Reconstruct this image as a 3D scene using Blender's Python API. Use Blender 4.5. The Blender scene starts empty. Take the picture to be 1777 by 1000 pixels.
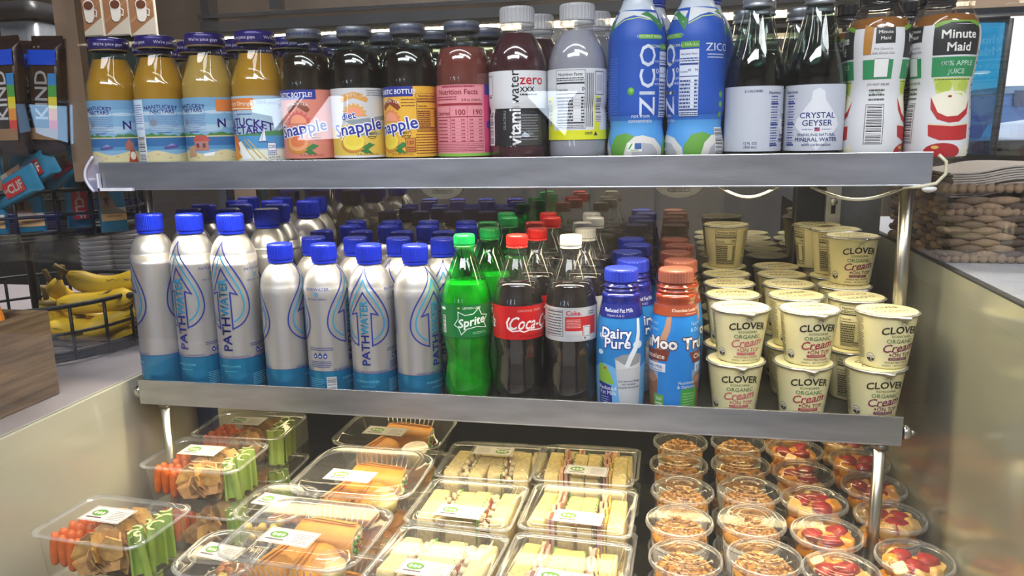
import bpy, bmesh, math, random
from mathutils import Vector, Matrix
from mathutils.geometry import tessellate_polygon
from math import sin, cos, pi, radians, sqrt

random.seed(7)
C = bpy.context.scene.collection
SC = bpy.context.scene

# ------------------------------------------------------------------ camera
cam_d = bpy.data.cameras.new('camera'); cam = bpy.data.objects.new('camera', cam_d); C.objects.link(cam)
YAW, PITCH, ROLL, FPX = .2017, .1998, -.0199, 1342.6
CAM = Vector((.8088, -.9913, 1.40))
_f = Vector((-sin(YAW)*cos(PITCH), cos(YAW)*cos(PITCH), -sin(PITCH)))
_r = Vector((cos(YAW), sin(YAW), 0)); _u = _r.cross(_f)
_r2 = cos(ROLL)*_r+sin(ROLL)*_u; _u2 = -sin(ROLL)*_r+cos(ROLL)*_u
cam.matrix_world = Matrix(((_r2.x, _u2.x, -_f.x, CAM.x), (_r2.y, _u2.y, -_f.y, CAM.y), (_r2.z, _u2.z, -_f.z, CAM.z), (0, 0, 0, 1)))
cam_d.sensor_width = 36; cam_d.lens = 36*FPX/1777; cam_d.clip_start = .02; cam_d.clip_end = 100
SC.camera = cam

# ------------------------------------------------------------------ world, lights, exposure
w = bpy.data.worlds.new('sky'); SC.world = w; w.use_nodes = True
nt = w.node_tree; nt.nodes.clear()
wo = nt.nodes.new('ShaderNodeOutputWorld'); bg = nt.nodes.new('ShaderNodeBackground')
tc = nt.nodes.new('ShaderNodeTexCoord'); sx_ = nt.nodes.new('ShaderNodeSeparateXYZ'); rp = nt.nodes.new('ShaderNodeValToRGB')
nt.links.new(tc.outputs['Generated'], sx_.inputs[0]); nt.links.new(sx_.outputs['Z'], rp.inputs[0])
rp.color_ramp.elements[0].color = (.86, .93, 1, 1); rp.color_ramp.elements[1].color = (.5, .72, 1, 1)
nt.links.new(rp.outputs[0], bg.inputs['Color']); nt.links.new(bg.outputs[0], wo.inputs[0])
bg.inputs['Strength'].default_value = 1.5

def area(name, loc, size, energy, color, rot=(0, 0, 0), spread=None):
    l = bpy.data.lights.new(name, 'AREA'); l.shape = 'RECTANGLE'; l.size, l.size_y = size
    l.energy = energy; l.color = color
    if spread: l.spread = spread
    o = bpy.data.objects.new(name, l); C.objects.link(o); o.location = loc; o.rotation_euler = rot
    return o
area('led_light_upper_shelf', (.555, .045, 1.322), (1.04, .03), 4.8, (1, .86, .56), (radians(-12), 0, 0), radians(150))
area('led_light_upper_shelf_middle', (.555, .26, 1.345), (1.0, .02), .8, (1, .88, .66))
area('fill_light_lower_shelf_rear', (.56, .30, .995), (1.04, .03), 1.4, (1, .84, .46), (0, 0, 0), radians(165))  # fill added under the shelf to brighten the rear of the deck
area('led_light_lower_shelf', (.56, .034, .983), (1.04, .03), 1.45, (1, .80, .44), (radians(-4), 0, 0), radians(155))
area('led_light_canopy', (.56, .305, 1.570), (1.1, .02), 1.6, (1, .93, .80), (radians(-20), 0, 0))
area('led_light_canopy_front', (.56, -.30, 1.94), (1.0, .05), 3.2, (.93, .95, 1), (radians(-22), 0, 0))
area('ceiling_light_one', (.2, -2.2, 2.95), (2.2, .5), 85, (.93, .96, 1))
area('ceiling_light_two', (1.6, -1.6, 2.95), (2.2, .5), 60, (.93, .96, 1))
area('rear_fill_light', (-.2, 1.1, 2.95), (1.2, .3), 95, (1, .95, .88))  # fill lamp added to brighten the staff cabinets behind the case
area('ceiling_light_four', (1.9, 1.2, 2.95), (.9, .3), 40, (1, .95, .88))
vs = SC.view_settings
vs.view_transform = 'Standard'; vs.look = 'None'; vs.gamma = 1; vs.use_curve_mapping = False; vs.exposure = 0.0
try:
    SC.cycles.transparent_max_bounces = 40; SC.cycles.max_bounces = 10; SC.cycles.caustics_reflective = False; SC.cycles.caustics_refractive = False
    SC.cycles.sample_clamp_indirect = 4
except Exception: pass

# ------------------------------------------------------------------ materials
def lin(h):
    if isinstance(h, tuple): return h
    h = h.lstrip('#'); c = [int(h[i:i+2], 16)/255 for i in (0, 2, 4)]
    return tuple(x/12.92 if x <= .04045 else ((x+.055)/1.055)**2.4 for x in c)
_M = {}
def M(name, col='#888888', rough=.5, metal=0, var=.08, scale=60, coat=0, trans=0, ior=1.45, emit=0, bump=0, bscale=200, stretch=None, alpha=1, sub=0, spec=.5):
    if name in _M: return _M[name]
    m = bpy.data.materials.new(name); m.use_nodes = True; nt = m.node_tree; b = nt.nodes['Principled BSDF']
    c = lin(col)
    b.inputs['Base Color'].default_value = (*c, 1); b.inputs['Roughness'].default_value = rough; b.inputs['Metallic'].default_value = metal
    b.inputs['IOR'].default_value = ior; b.inputs['Transmission Weight'].default_value = trans; b.inputs['Coat Weight'].default_value = coat
    b.inputs['Coat Roughness'].default_value = .06; b.inputs['Alpha'].default_value = alpha; b.inputs['Specular IOR Level'].default_value = spec
    if sub: b.inputs['Subsurface Weight'].default_value = sub; b.inputs['Subsurface Radius'].default_value = (.01, .006, .003)
    if emit: b.inputs['Emission Color'].default_value = (*c, 1); b.inputs['Emission Strength'].default_value = emit
    if var or bump:
        t = nt.nodes.new('ShaderNodeTexCoord'); mp = nt.nodes.new('ShaderNodeMapping'); nt.links.new(t.outputs['Object'], mp.inputs[0])
        if stretch: mp.inputs['Scale'].default_value = stretch
        n = nt.nodes.new('ShaderNodeTexNoise'); n.inputs['Scale'].default_value = scale; n.inputs['Detail'].default_value = 4
        nt.links.new(mp.outputs[0], n.inputs['Vector'])
        if var:
            r = nt.nodes.new('ShaderNodeValToRGB'); r.color_ramp.elements[0].position = .3; r.color_ramp.elements[1].position = .7
            r.color_ramp.elements[0].color = (*[max(0, x*(1-var)) for x in c], 1); r.color_ramp.elements[1].color = (*[min(1, x*(1+var)) for x in c], 1)
            nt.links.new(n.outputs['Fac'], r.inputs[0]); nt.links.new(r.outputs[0], b.inputs['Base Color'])
        if bump:
            n2 = nt.nodes.new('ShaderNodeTexNoise'); n2.inputs['Scale'].default_value = bscale; n2.inputs['Detail'].default_value = 3
            nt.links.new(mp.outputs[0], n2.inputs['Vector'])
            bp = nt.nodes.new('ShaderNodeBump'); bp.inputs['Strength'].default_value = bump; bp.inputs['Distance'].default_value = .001
            nt.links.new(n2.outputs['Fac'], bp.inputs['Height']); nt.links.new(bp.outputs[0], b.inputs['Normal'])
    _M[name] = m; return m
def clear(name, tint='#ffffff', edge=.5, rough=.06, base=.04, body=0.0, bodycol='#ffffff'):
    """thin clear plastic or glass: see-through sheet with a glossy skin"""
    if name in _M: return _M[name]
    m = bpy.data.materials.new(name); m.use_nodes = True; nt = m.node_tree; nt.nodes.clear()
    o = nt.nodes.new('ShaderNodeOutputMaterial'); t = nt.nodes.new('ShaderNodeBsdfTransparent'); g = nt.nodes.new('ShaderNodeBsdfGlossy')
    t.inputs[0].default_value = (*lin(tint), 1); g.inputs['Roughness'].default_value = rough
    fr = nt.nodes.new('ShaderNodeLayerWeight'); fr.inputs['Blend'].default_value = .35
    ml = nt.nodes.new('ShaderNodeMath'); ml.operation = 'MULTIPLY_ADD'; ml.inputs[1].default_value = edge; ml.inputs[2].default_value = base
    pw = nt.nodes.new('ShaderNodeMath'); pw.operation = 'POWER'; pw.inputs[1].default_value = 2.2
    nt.links.new(fr.outputs['Facing'], pw.inputs[0]); nt.links.new(pw.outputs[0], ml.inputs[0])
    mx = nt.nodes.new('ShaderNodeMixShader'); nt.links.new(ml.outputs[0], mx.inputs[0]); nt.links.new(t.outputs[0], mx.inputs[1]); nt.links.new(g.outputs[0], mx.inputs[2])
    out = mx
    if body:
        d = nt.nodes.new('ShaderNodeBsdfDiffuse'); d.inputs[0].default_value = (*lin(bodycol), 1)
        m2 = nt.nodes.new('ShaderNodeMixShader'); m2.inputs[0].default_value = body
        nt.links.new(mx.outputs[0], m2.inputs[1]); nt.links.new(d.outputs[0], m2.inputs[2]); out = m2
    nt.links.new(out.outputs[0], o.inputs[0]); _M[name] = m; return m
def liquid(name, col, trans=.5):
    """coloured drink: part glossy solid colour, part light let through"""
    if name in _M: return _M[name]
    m = M(name, col, .12, var=.05, scale=25, coat=.6, sub=.3)
    return m
INK = {}
def ink(h):
    if h not in INK: INK[h] = M('print_'+h.strip('#'), h, .45, var=0)
    return INK[h]

steel = M('brushed_steel', '#bcbfc9', .33, 1, var=.22, scale=7, stretch=(1, 4, 6), bump=.12, bscale=90)
steel_dark = M('dull_steel', '#8a8a86', .38, 1, var=.12, scale=14)
pet = clear('clear_plastic', edge=.5, rough=.05, base=.02, body=.008)
petthin = clear('clear_lid_plastic', edge=.6, rough=.07, base=.03, body=.022)
petedge = clear('rim_plastic', edge=.6, rough=.1, base=.16, body=.16, bodycol='#eef2f4')
glassm = clear('window_glass', edge=.5, rough=.0, base=.035)

# ------------------------------------------------------------------ mesh helpers
class MB:
    def __init__(s): s.v = []; s.f = []; s.m = []; s.mats = []; s.sm = []
    def mi(s, m):
        if m not in s.mats: s.mats.append(m)
        return s.mats.index(m)
    def add(s, vs, fs, m, smooth=True):
        o = len(s.v); s.v += [tuple(x) for x in vs]; k = s.mi(m)
        for f in fs: s.f.append(tuple(i+o for i in f)); s.m.append(k); s.sm.append(smooth)
    def mesh(s, name):
        me = bpy.data.meshes.new(name); me.from_pydata(s.v, [], s.f)
        for m in s.mats: me.materials.append(m)
        me.polygons.foreach_set('material_index', s.m); me.polygons.foreach_set('use_smooth', s.sm); me.update(); return me
    def build(s, name, parent=None, **k): return ob(name, s.mesh(name), parent, **k)
    def box(s, x0, y0, z0, x1, y1, z1, m, rot=None, c=None):
        vs = [Vector((x, y, z)) for z in (z0, z1) for y in (y0, y1) for x in (x0, x1)]
        if rot is not None:
            c = Vector(c if c else ((x0+x1)/2, (y0+y1)/2, (z0+z1)/2)); R_ = rot
            vs = [R_ @ (v-c)+c for v in vs]
        s.add(vs, [(0, 2, 3, 1), (4, 5, 7, 6), (0, 1, 5, 4), (2, 6, 7, 3), (0, 4, 6, 2), (1, 3, 7, 5)], m, False)
    def lathe(s, prof, m, n=28, c=(0, 0, 0), mats=None, cap=True, fn=None):
        vs = []
        for (r, z) in prof:
            for i in range(n):
                a = 2*pi*i/n; rr = fn(r, z, a) if fn else r
                vs.append((c[0]+rr*cos(a), c[1]+rr*sin(a), c[2]+z))
        for j in range(len(prof)-1):
            s.add([], [], m)
        o = len(s.v); s.v += vs
        for j in range(len(prof)-1):
            k = s.mi(mats[j] if mats else m)
            for i in range(n):
                s.f.append((o+j*n+i, o+j*n+(i+1) % n, o+(j+1)*n+(i+1) % n, o+(j+1)*n+i)); s.m.append(k); s.sm.append(True)
        if cap:
            if prof[0][0] > 1e-5: s.f.append(tuple(o+i for i in reversed(range(n)))); s.m.append(s.mi(mats[0] if mats else m)); s.sm.append(False)
            if prof[-1][0] > 1e-5: s.f.append(tuple(o+(len(prof)-1)*n+i for i in range(n))); s.m.append(s.mi(mats[-1] if mats else m)); s.sm.append(False)
    def tube(s, pts, r, m, n=8, closed=False, rs=None):
        pts = [Vector(p) for p in pts]; N = len(pts); vs = []; up0 = None
        for i, p in enumerate(pts):
            a = pts[(i-1) % N] if closed or i else p; b = pts[(i+1) % N] if closed or i < N-1 else p
            t = (b-a).normalized()
            if up0 is None: up0 = Vector((0, 0, 1)) if abs(t.z) < .9 else Vector((1, 0, 0))
            x = t.cross(up0).normalized(); y = x.cross(t).normalized(); up0 = y
            rr = rs[i] if rs else r
            for k in range(n):
                q = 2*pi*k/n; vs.append(p+x*rr*cos(q)+y*rr*sin(q))
        fs = []
        for i in range(N if closed else N-1):
            j = (i+1) % N
            for k in range(n): fs.append((i*n+k, i*n+(k+1) % n, j*n+(k+1) % n, j*n+k))
        if not closed: fs.append(tuple(reversed(range(n)))); fs.append(tuple((N-1)*n+k for k in range(n)))
        s.add(vs, fs, m)
    def loft(s, rings, m, nc=5, cap0=True, cap1=True, mats=None, c=(0, 0, 0), wob=None):
        """rounded rectangles (z, hx, hy, r) joined from one to the next"""
        vs = []; n = nc*4
        for (z, hx, hy, r) in rings:
            r = min(r, hx, hy); k = 0
            for q, (sx, sy) in enumerate(((1, 1), (-1, 1), (-1, -1), (1, -1))):
                for i in range(nc):
                    a = pi/2*(q+i/(nc-1)); x = sx*(hx-r)+r*cos(a); y = sy*(hy-r)+r*sin(a)
                    vs.append((c[0]+x, c[1]+y, c[2]+z))
        o = len(s.v); s.v += vs
        for j in range(len(rings)-1):
            k = s.mi(mats[j] if mats else m)
            for i in range(n): s.f.append((o+j*n+i, o+j*n+(i+1) % n, o+(j+1)*n+(i+1) % n, o+(j+1)*n+i)); s.m.append(k); s.sm.append(True)
        if cap0: s.f.append(tuple(o+i for i in reversed(range(n)))); s.m.append(s.mi(mats[0] if mats else m)); s.sm.append(False)
        if cap1: s.f.append(tuple(o+(len(rings)-1)*n+i for i in range(n))); s.m.append(s.mi(mats[-1] if mats else m)); s.sm.append(False)
    def lump(s, c, r, m, seed=0, rough=.18, nu=8, nv=6, rot=0):
        R_ = random.Random(seed); vs = []; c = Vector(c); ph = [R_.uniform(0, 6) for _ in range(4)]
        for j in range(nv+1):
            t = pi*j/nv
            for i in range(nu):
                a = 2*pi*i/nu; k = 1+rough*(sin(2*a+ph[0]+t*2)*.5+sin(3*a+ph[1])*.3*sin(t)+cos(3*t+ph[2])*.4)+R_.uniform(-rough, rough)*.35*sin(t)
                x = r[0]*k*sin(t)*cos(a); y = r[1]*k*sin(t)*sin(a); z = r[2]*k*cos(t)
                vs.append((c.x+x*cos(rot)-y*sin(rot), c.y+x*sin(rot)+y*cos(rot), c.z+z))
        fs = [(j*nu+i, (j+1)*nu+i, (j+1)*nu+(i+1) % nu, j*nu+(i+1) % nu) for j in range(nv) for i in range(nu)]
        s.add(vs, fs, m)

def ob(name, me, parent=None, label=None, cat=None, group=None, kind=None, loc=None, rot=None):
    o = bpy.data.objects.new(name, me); C.objects.link(o)
    if parent: o.parent = parent
    if loc is not None: o.location = loc
    if rot is not None: o.rotation_euler = rot if isinstance(rot, tuple) else (0, 0, rot)
    tag(o, label, cat, group, kind); return o
def tag(o, label=None, cat=None, group=None, kind=None):
    if label: o['label'] = label
    if cat: o['category'] = cat
    if group: o['group'] = group
    if kind: o['kind'] = kind
    return o
def thing(name, label, cat, loc=(0, 0, 0), rot=0, group=None): return ob(name, None, None, label, cat, group, None, loc, rot)
def struct(name, mb, parent=None): return mb.build(name, parent, kind=None if parent else 'structure')
def dup(root, label=None, loc=None, rot=None, group=None):
    def cp(o, par):
        c = o.copy(); C.objects.link(c); c.parent = par
        for ch in KIDS.get(o.name, ()): cp(ch, c)
        return c
    if root.name not in KIDS:
        def walk(o):
            KIDS[o.name] = [x for x in C.objects if x.parent == o]
            for x in KIDS[o.name]: walk(x)
        walk(root)
    r = cp(root, None)
    if label: r['label'] = label
    if group: r['group'] = group
    if loc is not None: r.location = loc
    if rot is not None: r.rotation_euler = rot if isinstance(rot, tuple) else (0, 0, rot)
    return r
KIDS = {}
def place(proto, used, label, loc, rot, group=None):
    """first call moves the prototype itself, later calls copy it"""
    if proto.name not in used:
        used.add(proto.name); dup_cache = dup  # noqa
        KIDS.pop(proto.name, None)
        if label: proto['label'] = label
        if group: proto['group'] = group
        proto.location = loc; proto.rotation_euler = rot if isinstance(rot, tuple) else (0, 0, rot); return proto
    return dup(proto, label, loc, rot, group)
USED = set()

# ------------------------------------------------------------------ print on labels
_T = {}
def textgeo(s, bold, shear):
    k = (s, bold, shear)
    if k not in _T:
        cu = bpy.data.curves.new('t', 'FONT'); cu.body = s; cu.size = 1; cu.resolution_u = 2; cu.offset = bold*.01; cu.shear = shear; cu.fill_mode = 'FRONT'
        o = bpy.data.objects.new('t', cu); me = bpy.data.meshes.new_from_object(o)
        vs = [(v.co.x, v.co.y) for v in me.vertices]; fs = [tuple(p.vertices) for p in me.polygons]
        bpy.data.objects.remove(o); bpy.data.curves.remove(cu); bpy.data.meshes.remove(me)
        xs = [v[0] for v in vs] or [0]; _T[k] = (vs, fs, min(xs), max(xs))
    return _T[k]
class Art:
    """flat print in millimetres; u runs to the reader's right, v up"""
    def __init__(s): s.v = []; s.f = []; s.m = []; s.mats = []
    def _a(s, vs, fs, col, l):
        col = ink(col) if isinstance(col, str) else col
        if col not in s.mats: s.mats.append(col)
        k = s.mats.index(col); o = len(s.v); s.v += [(x, y, l) for x, y in vs]
        for f in fs: s.f.append(tuple(i+o for i in f)); s.m.append(k)
        return s
    def R(s, u0, v0, u1, v1, col, l=0): return s._a([(u0, v0), (u1, v0), (u1, v1), (u0, v1)], [(0, 1, 2, 3)], col, l)
    def P(s, pts, col, l=1):
        t = tessellate_polygon([[Vector((x, y, 0)) for x, y in pts]])
        fs = []
        for f in t:
            a, b, c = [pts[i] for i in f]
            ar = (b[0]-a[0])*(c[1]-a[1])-(b[1]-a[1])*(c[0]-a[0])
            if abs(ar) > 1e-7: fs.append(f if ar > 0 else (f[0], f[2], f[1]))
        return s._a(pts, fs, col, l)
    def E(s, cu, cv, ru, rv, col, l=1, n=20, a0=0, a1=360):
        pts = [(cu+ru*cos(radians(a0+(a1-a0)*i/n)), cv+rv*sin(radians(a0+(a1-a0)*i/n))) for i in range(n+(a1-a0 < 360))]
        return s._a(pts, [tuple(range(len(pts)))], col, l)
    def S(s, pts, w, col, l=2, closed=False):
        P_ = [Vector(p) for p in pts]; n = len(P_); L_ = []; R_ = []
        for i, p in enumerate(P_):
            a = P_[(i-1) % n] if closed or i else p; b = P_[(i+1) % n] if closed or i < n-1 else p
            d1 = (p-a).normalized() if (p-a).length > 1e-9 else (b-p).normalized(); d2 = (b-p).normalized() if (b-p).length > 1e-9 else d1
            t = d1+d2; t = t.normalized() if t.length > 1e-6 else d1; nn = Vector((-t.y, t.x)); k = min(2.5, 1/max(.3, nn.dot(Vector((-d1.y, d1.x)))))
            L_.append(tuple(p+nn*w/2*k)); R_.append(tuple(p-nn*w/2*k))
        vs = L_+R_; fs = [(i, n+i, n+(i+1) % n, (i+1) % n) for i in range(n if closed else n-1)]
        return s._a(vs, fs, col, l)
    def T(s, txt, u, v, size, col, l=3, rot=0, bold=0, shear=0, al='C', sx=1, arch=0, w=None):
        vs, fs, a, b = textgeo(txt, 0, shear); rad = bold*.0115; nb = 1 if bold < .3 else 5 if bold < 3 else 9; sx = w/((b-a)*size) if w else sx; off = {'C': -(a+b)/2, 'L': -a, 'R': -b}[al]; c, q = cos(radians(rot)), sin(radians(rot)); out = []
        for k in range(nb):
            ex, ey = (0, 0) if k == nb-1 else (rad*cos(2*pi*(k+.5)/(nb-1)), rad*sin(2*pi*(k+.5)/(nb-1))); out = []
            for x, y in vs:
                x = (x+off+ex/max(sx, .6))*size*sx; y = (y+ey)*size-size*.35
                if arch: y -= x*x*arch
                out.append((u+x*c-y*q, v+x*q+y*c))
            s._a(out, fs, col, l)
        return s
    def D(s, u0, v0, u1, v1, rows, col, l=2, fill=.5, seed=1):
        """rows of print too small to read: broken dashes"""
        R_ = random.Random(seed); h = (v1-v0)/rows
        for j in range(rows):
            y = v1-(j+.5)*h; u = u0; end = u1-(R_.random()*.3*(u1-u0) if j % 4 == 3 else 0)
            while u < end-.3:
                w_ = min(R_.uniform(1.2, 4.5), end-u); s.R(u, y-h*fill/2, u+w_, y+h*fill/2, col, l); u += w_+.5
        return s
    def bar(s, u0, v0, u1, v1, l=2, vert=False, n=16, seed=3):
        s.R(u0, v0, u1, v1, '#e8e8ea', l); R_ = random.Random(seed)
        for i in range(n):
            t = (i+.15)/n; k = R_.uniform(.25, .75)/n
            if vert: s.R(u0+.6, v0+(v1-v0)*t, u1-.6, v0+(v1-v0)*(t+k), '#15151a', l+1)
            else: s.R(u0+(u1-u0)*t, v0+.8, u0+(u1-u0)*(t+k), v1-.4, '#15151a', l+1)
        return s
    def facts(s, u0, v0, u1, v1, col, l=2, cal='100', bgc=None, cal2=None):
        W = u1-u0; H = v1-v0
        if bgc: s.R(u0, v0, u1, v1, bgc, l)
        s.S([(u0, v0), (u1, v0), (u1, v1), (u0, v1)], .5, col, l+1, True)
        s.T('Nutrition Facts', (u0+u1)/2, v1-H*.07, W*.135, col, l+1, bold=1.6)
        s.D(u0+1, v1-H*.19, u1-1, v1-H*.12, 2, col, l+1, seed=5)
        s.R(u0+.8, v1-H*.235, u1-.8, v1-H*.205, col, l+1)
        s.T('Calories', u0+1.2, v1-H*.33, W*.12, col, l+1, bold=1.2, al='L')
        if cal2: s.T(cal, u0+W*.62, v1-H*.31, W*.17, col, l+1, bold=1.5, al='R'); s.T(cal2, u1-1, v1-H*.31, W*.17, col, l+1, bold=1.5, al='R')
        else: s.T(cal, u1-1.2, v1-H*.32, W*.18, col, l+1, bold=1.5, al='R')
        s.R(u0+.8, v1-H*.41, u1-.8, v1-H*.395, col, l+1)
        for i in range(8):
            y = v1-H*(.47+.055*i); s.D(u0+1, y-H*.018, u0+W*.6, y+H*.018, 1, col, l+1, .8, seed=i); s.D(u1-5, y-H*.018, u1-1, y+H*.018, 1, col, l+1, .8, seed=i+9)
            s.R(u0+.8, y-H*.03, u1-.8, y-H*.027, col, l+1)
        s.R(u0+.8, v0+H*.085, u1-.8, v0+H*.11, col, l+1); s.D(u0+1, v0+H*.01, u1-1, v0+H*.07, 2, col, l+1, seed=8)
        return s
    def clip(s, bm, u0, v0, u1, v1):
        for co, no in (((u0, 0, 0), (-1, 0, 0)), ((u1, 0, 0), (1, 0, 0)), ((0, v0, 0), (0, -1, 0)), ((0, v1, 0), (0, 1, 0))):
            bmesh.ops.bisect_plane(bm, geom=bm.verts[:]+bm.edges[:]+bm.faces[:], dist=1e-5, plane_co=co, plane_no=no, clear_outer=True)
    def build(s, name, fn, du=None, dv=None, clip=None, parent=None, **k):
        me = bpy.data.meshes.new(name); me.from_pydata(s.v, [], s.f)
        for m in s.mats: me.materials.append(m)
        me.polygons.foreach_set('material_index', s.m)
        bm = bmesh.new(); bm.from_mesh(me)
        if clip: s.clip(bm, *clip)
        us = [v.co.x for v in bm.verts]; vv = [v.co.y for v in bm.verts]
        for d, lo, hi, ax in ((du, min(us), max(us), 0), (dv, min(vv), max(vv), 1)):
            if not d: continue
            if isinstance(d, (list, tuple)): cuts = [x for x in d if lo < x < hi]
            else: cuts = [i*d for i in range(int(lo//d)+1, int(hi//d)+1)]
            for c in cuts:
                bmesh.ops.bisect_plane(bm, geom=bm.verts[:]+bm.edges[:]+bm.faces[:], dist=1e-5, plane_co=(c, 0, 0) if ax == 0 else (0, c, 0), plane_no=(1, 0, 0) if ax == 0 else (0, 1, 0))
        for v in bm.verts: v.co = fn(v.co.x/1000, v.co.y/1000, v.co.z*.00006)
        for f in bm.faces: f.smooth = True
        bm.to_mesh(me); bm.free(); me.update()
        return ob(name, me, parent, **k)
def cyl(rf, R0, n=None):
    """bend print round a body of revolution; rf(z) is the radius in metres, R0 the nominal one"""
    def f(u, v, off):
        a = u/R0; r = (rf(v) if callable(rf) else rf)+.0004+off; return Vector((r*sin(a), -r*cos(a), v))
    return f
def flat(z): return lambda u, v, off: Vector((u, v, z+off))
def interp(prof):
    def f(z):
        for (r0, z0), (r1, z1) in zip(prof, prof[1:]):
            if z0 <= z <= z1 and z1 > z0: return r0+(r1-r0)*(z-z0)/(z1-z0)
        return prof[-1][0] if z > prof[-1][1] else prof[0][0]
    return f
def smooth(prof, k=3):
    """round a profile with Catmull-Rom points"""
    out = []; n = len(prof)
    for i in range(n-1):
        p0 = prof[max(0, i-1)]; p1 = prof[i]; p2 = prof[i+1]; p3 = prof[min(n-1, i+2)]
        for j in range(k):
            t = j/k; out.append(tuple(.5*((2*p1[a])+(-p0[a]+p2[a])*t+(2*p0[a]-5*p1[a]+4*p2[a]-p3[a])*t*t+(-p0[a]+3*p1[a]-3*p2[a]+p3[a])*t**3) for a in (0, 1)))
    out.append(prof[-1]); return out
def mm(p): return [(a/1000, b/1000) for a, b in p]
ORD = ['first', 'second', 'third', 'fourth', 'fifth', 'sixth', 'seventh', 'eighth', 'ninth', 'tenth', 'eleventh', 'twelfth']
def at(x, y, X=None, Y=None, Z=None):
    d = _f+_r2*((x-888.5)/FPX)-_u2*((y-500)/FPX)
    t = (X-CAM.x)/d.x if X is not None else (Y-CAM.y)/d.y if Y is not None else (Z-CAM.z)/d.z
    return CAM+d*t
# ================================================================== room shell
plaster = M('warm_plaster', '#8d8376', .8, var=.1, scale=3)
darkwood = M('dark_panelling', '#3c342d', .6, var=.25, scale=6, stretch=(1, 1, .15))
floorm = M('speckled_floor', '#a39d95', .5, var=.15, scale=40)
ceilm = M('ceiling_paint', '#6d6c6e', .8, var=.05)
b = MB(); b.box(-3, -4, -.05, 3.6, 3, 0, floorm); struct('floor', b)
b = MB(); b.box(-3, -4, 3, 3.6, 3, 3.05, ceilm); struct('ceiling', b)
b = MB(); b.box(-3.05, -4, 0, -3, 3, 3, plaster); struct('wall_left', b)
b = MB(); b.box(3.6, -4, 0, 3.65, 3, 3, plaster); struct('wall_right', b)
b = MB(); b.box(-3, -4.05, 0, 3.6, -4, 3, M('front_wall_paint', '#8f8b88', .8)); struct('wall_front', b)
YB = 2.2
zt = at(1700, 26, Y=YB).z; zs = at(1777, 243, Y=YB).z; xw = at(1640, 150, Y=YB).x
b = MB(); b.box(-3, YB, 0, xw, YB+.08, 3, darkwood); b.box(xw, YB, zt, 3.6, YB+.08, 3, M('beige_wall', '#a08d7c', .8, var=.1, scale=4)); b.box(xw, YB, 0, 3.6, YB+.08, zs, M('dark_sill_wall', '#3a3836', .6)); struct('wall_back', b)
b = MB(); dk = M('black_window_frame', '#20242a', .4)
b.box(xw, YB-.03, zs-.03, 3.6, YB, zs, dk); b.box(xw, YB-.03, zt, 3.6, YB, zt+.02, dk); struct('window_1', b)
# outdoors beyond the window: apron, low blue terminal building, parked vehicle
b = MB(); b.box(-6, 3.2, -.4, 40, 60, -.35, M('pale_concrete_apron', '#9fa5ad', .9, var=.1, scale=1)); struct('ground', b)
bt = thing('terminal_building', 'blue and grey building seen outside through the far right window', 'building')
pa = at(1736, 215, Y=14); pb = at(1830, 158, Y=14); bz0 = pa.z-.6; bz1 = pb.z
b = MB(); b.box(pa.x, 14, bz0, pb.x+3, 17, bz1, M('blue_cladding', '#5b7fae', .6, var=.15, scale=2)); b.build('wall', bt)
b = MB(); b.box(pa.x, 13.96, bz1-.02, pb.x+3, 17, bz1+.1, M('grey_parapet', '#8fa3b8', .6)); b.build('roof_edge', bt)
for i in range(4):
    b = MB(); x = pa.x+.15+i*.35; b.box(x, 13.95, bz0+.9, x+.2, 14, bz0+1.15, M('far_window', '#31486a', .2)); b.build('window', bt)
# parked car behind window
pc = at(1760, 238, Y=8); ct = thing('car', 'silver car parked outside the far right window', 'car', (pc.x, 8, pc.z-.15))
b = MB(); b.loft([(0, .9, .8, .2), (.12, 1.0, .85, .25), (.28, .95, .82, .3), (.33, .6, .7, .3)], M('silver_car_paint', '#c3cad6', .25, .5), c=(.9, 0, 0)); b.build('body', ct)
b = MB(); b.loft([(.33, .6, .7, .25), (.5, .42, .6, .25)], M('car_glass', '#2a3648', .1), c=(.9, 0, 0)); b.build('window', ct)
for xx in (.3, 1.5):
    b = MB(); b.lathe([(.0, -.06), (.16, -.06), (.17, 0), (.16, .06), (0, .06)], M('tyre', '#222222', .7), n=16); o = b.build('wheel', ct, loc=(xx, -.8, .02), rot=(pi/2, 0, 0))

# ================================================================== refrigerated case
XL, XR, ZL, ZR, YF, YBK = -.03, 1.17, 1.0222, 1.2105, -.46, .65
case = thing('display_case', 'open refrigerated display case with steel side panels and glass surround', 'display case', (0, 0, 0))
cream = M('white_enamel_panel', '#c8c8b8', .22, .1, var=.05, scale=5, coat=.3)
olive = M('polished_steel_panel', '#b4b5a6', .16, .45, var=.08, scale=6)
DZ = .682
b = MB(); b.box(XL-.012, YF, .45, XL, YBK, ZL, cream); b.build('left_side_panel', case, label='white enamelled side panel')
b = MB(); b.box(XR, YF, .45, XR+.012, YBK, ZR, olive); b.build('right_side_panel', case, label='mirror-like steel side panel')
deckm = M('deck_steel', '#8f8c7c', .25, .9, var=.15, scale=20)
b = MB(); b.box(XL, YF, DZ-.02, XR, YBK, DZ, deckm); b.build('deck', case)
for i in range(26):
    b = MB(); x = .02+i*.044; b.box(x, .50, DZ, x+.03, .60, DZ+.006, M('dark_vent', '#1d1c1a', .5)); b.build('vent_slat', case)
b = MB(); b.box(XL, YF-.02, .0, XR, YF, .70, steel); b.build('front_apron', case)
for x in (XL-.03, XR+.012): b = MB(); b.box(x, YF, 0, x+.018, YBK, .45, steel_dark); b.build('plinth', case)
gl = M('none', '#000') if False else glassm
sideglass = clear('side_glass', edge=.3, rough=.0, base=.006)
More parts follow.
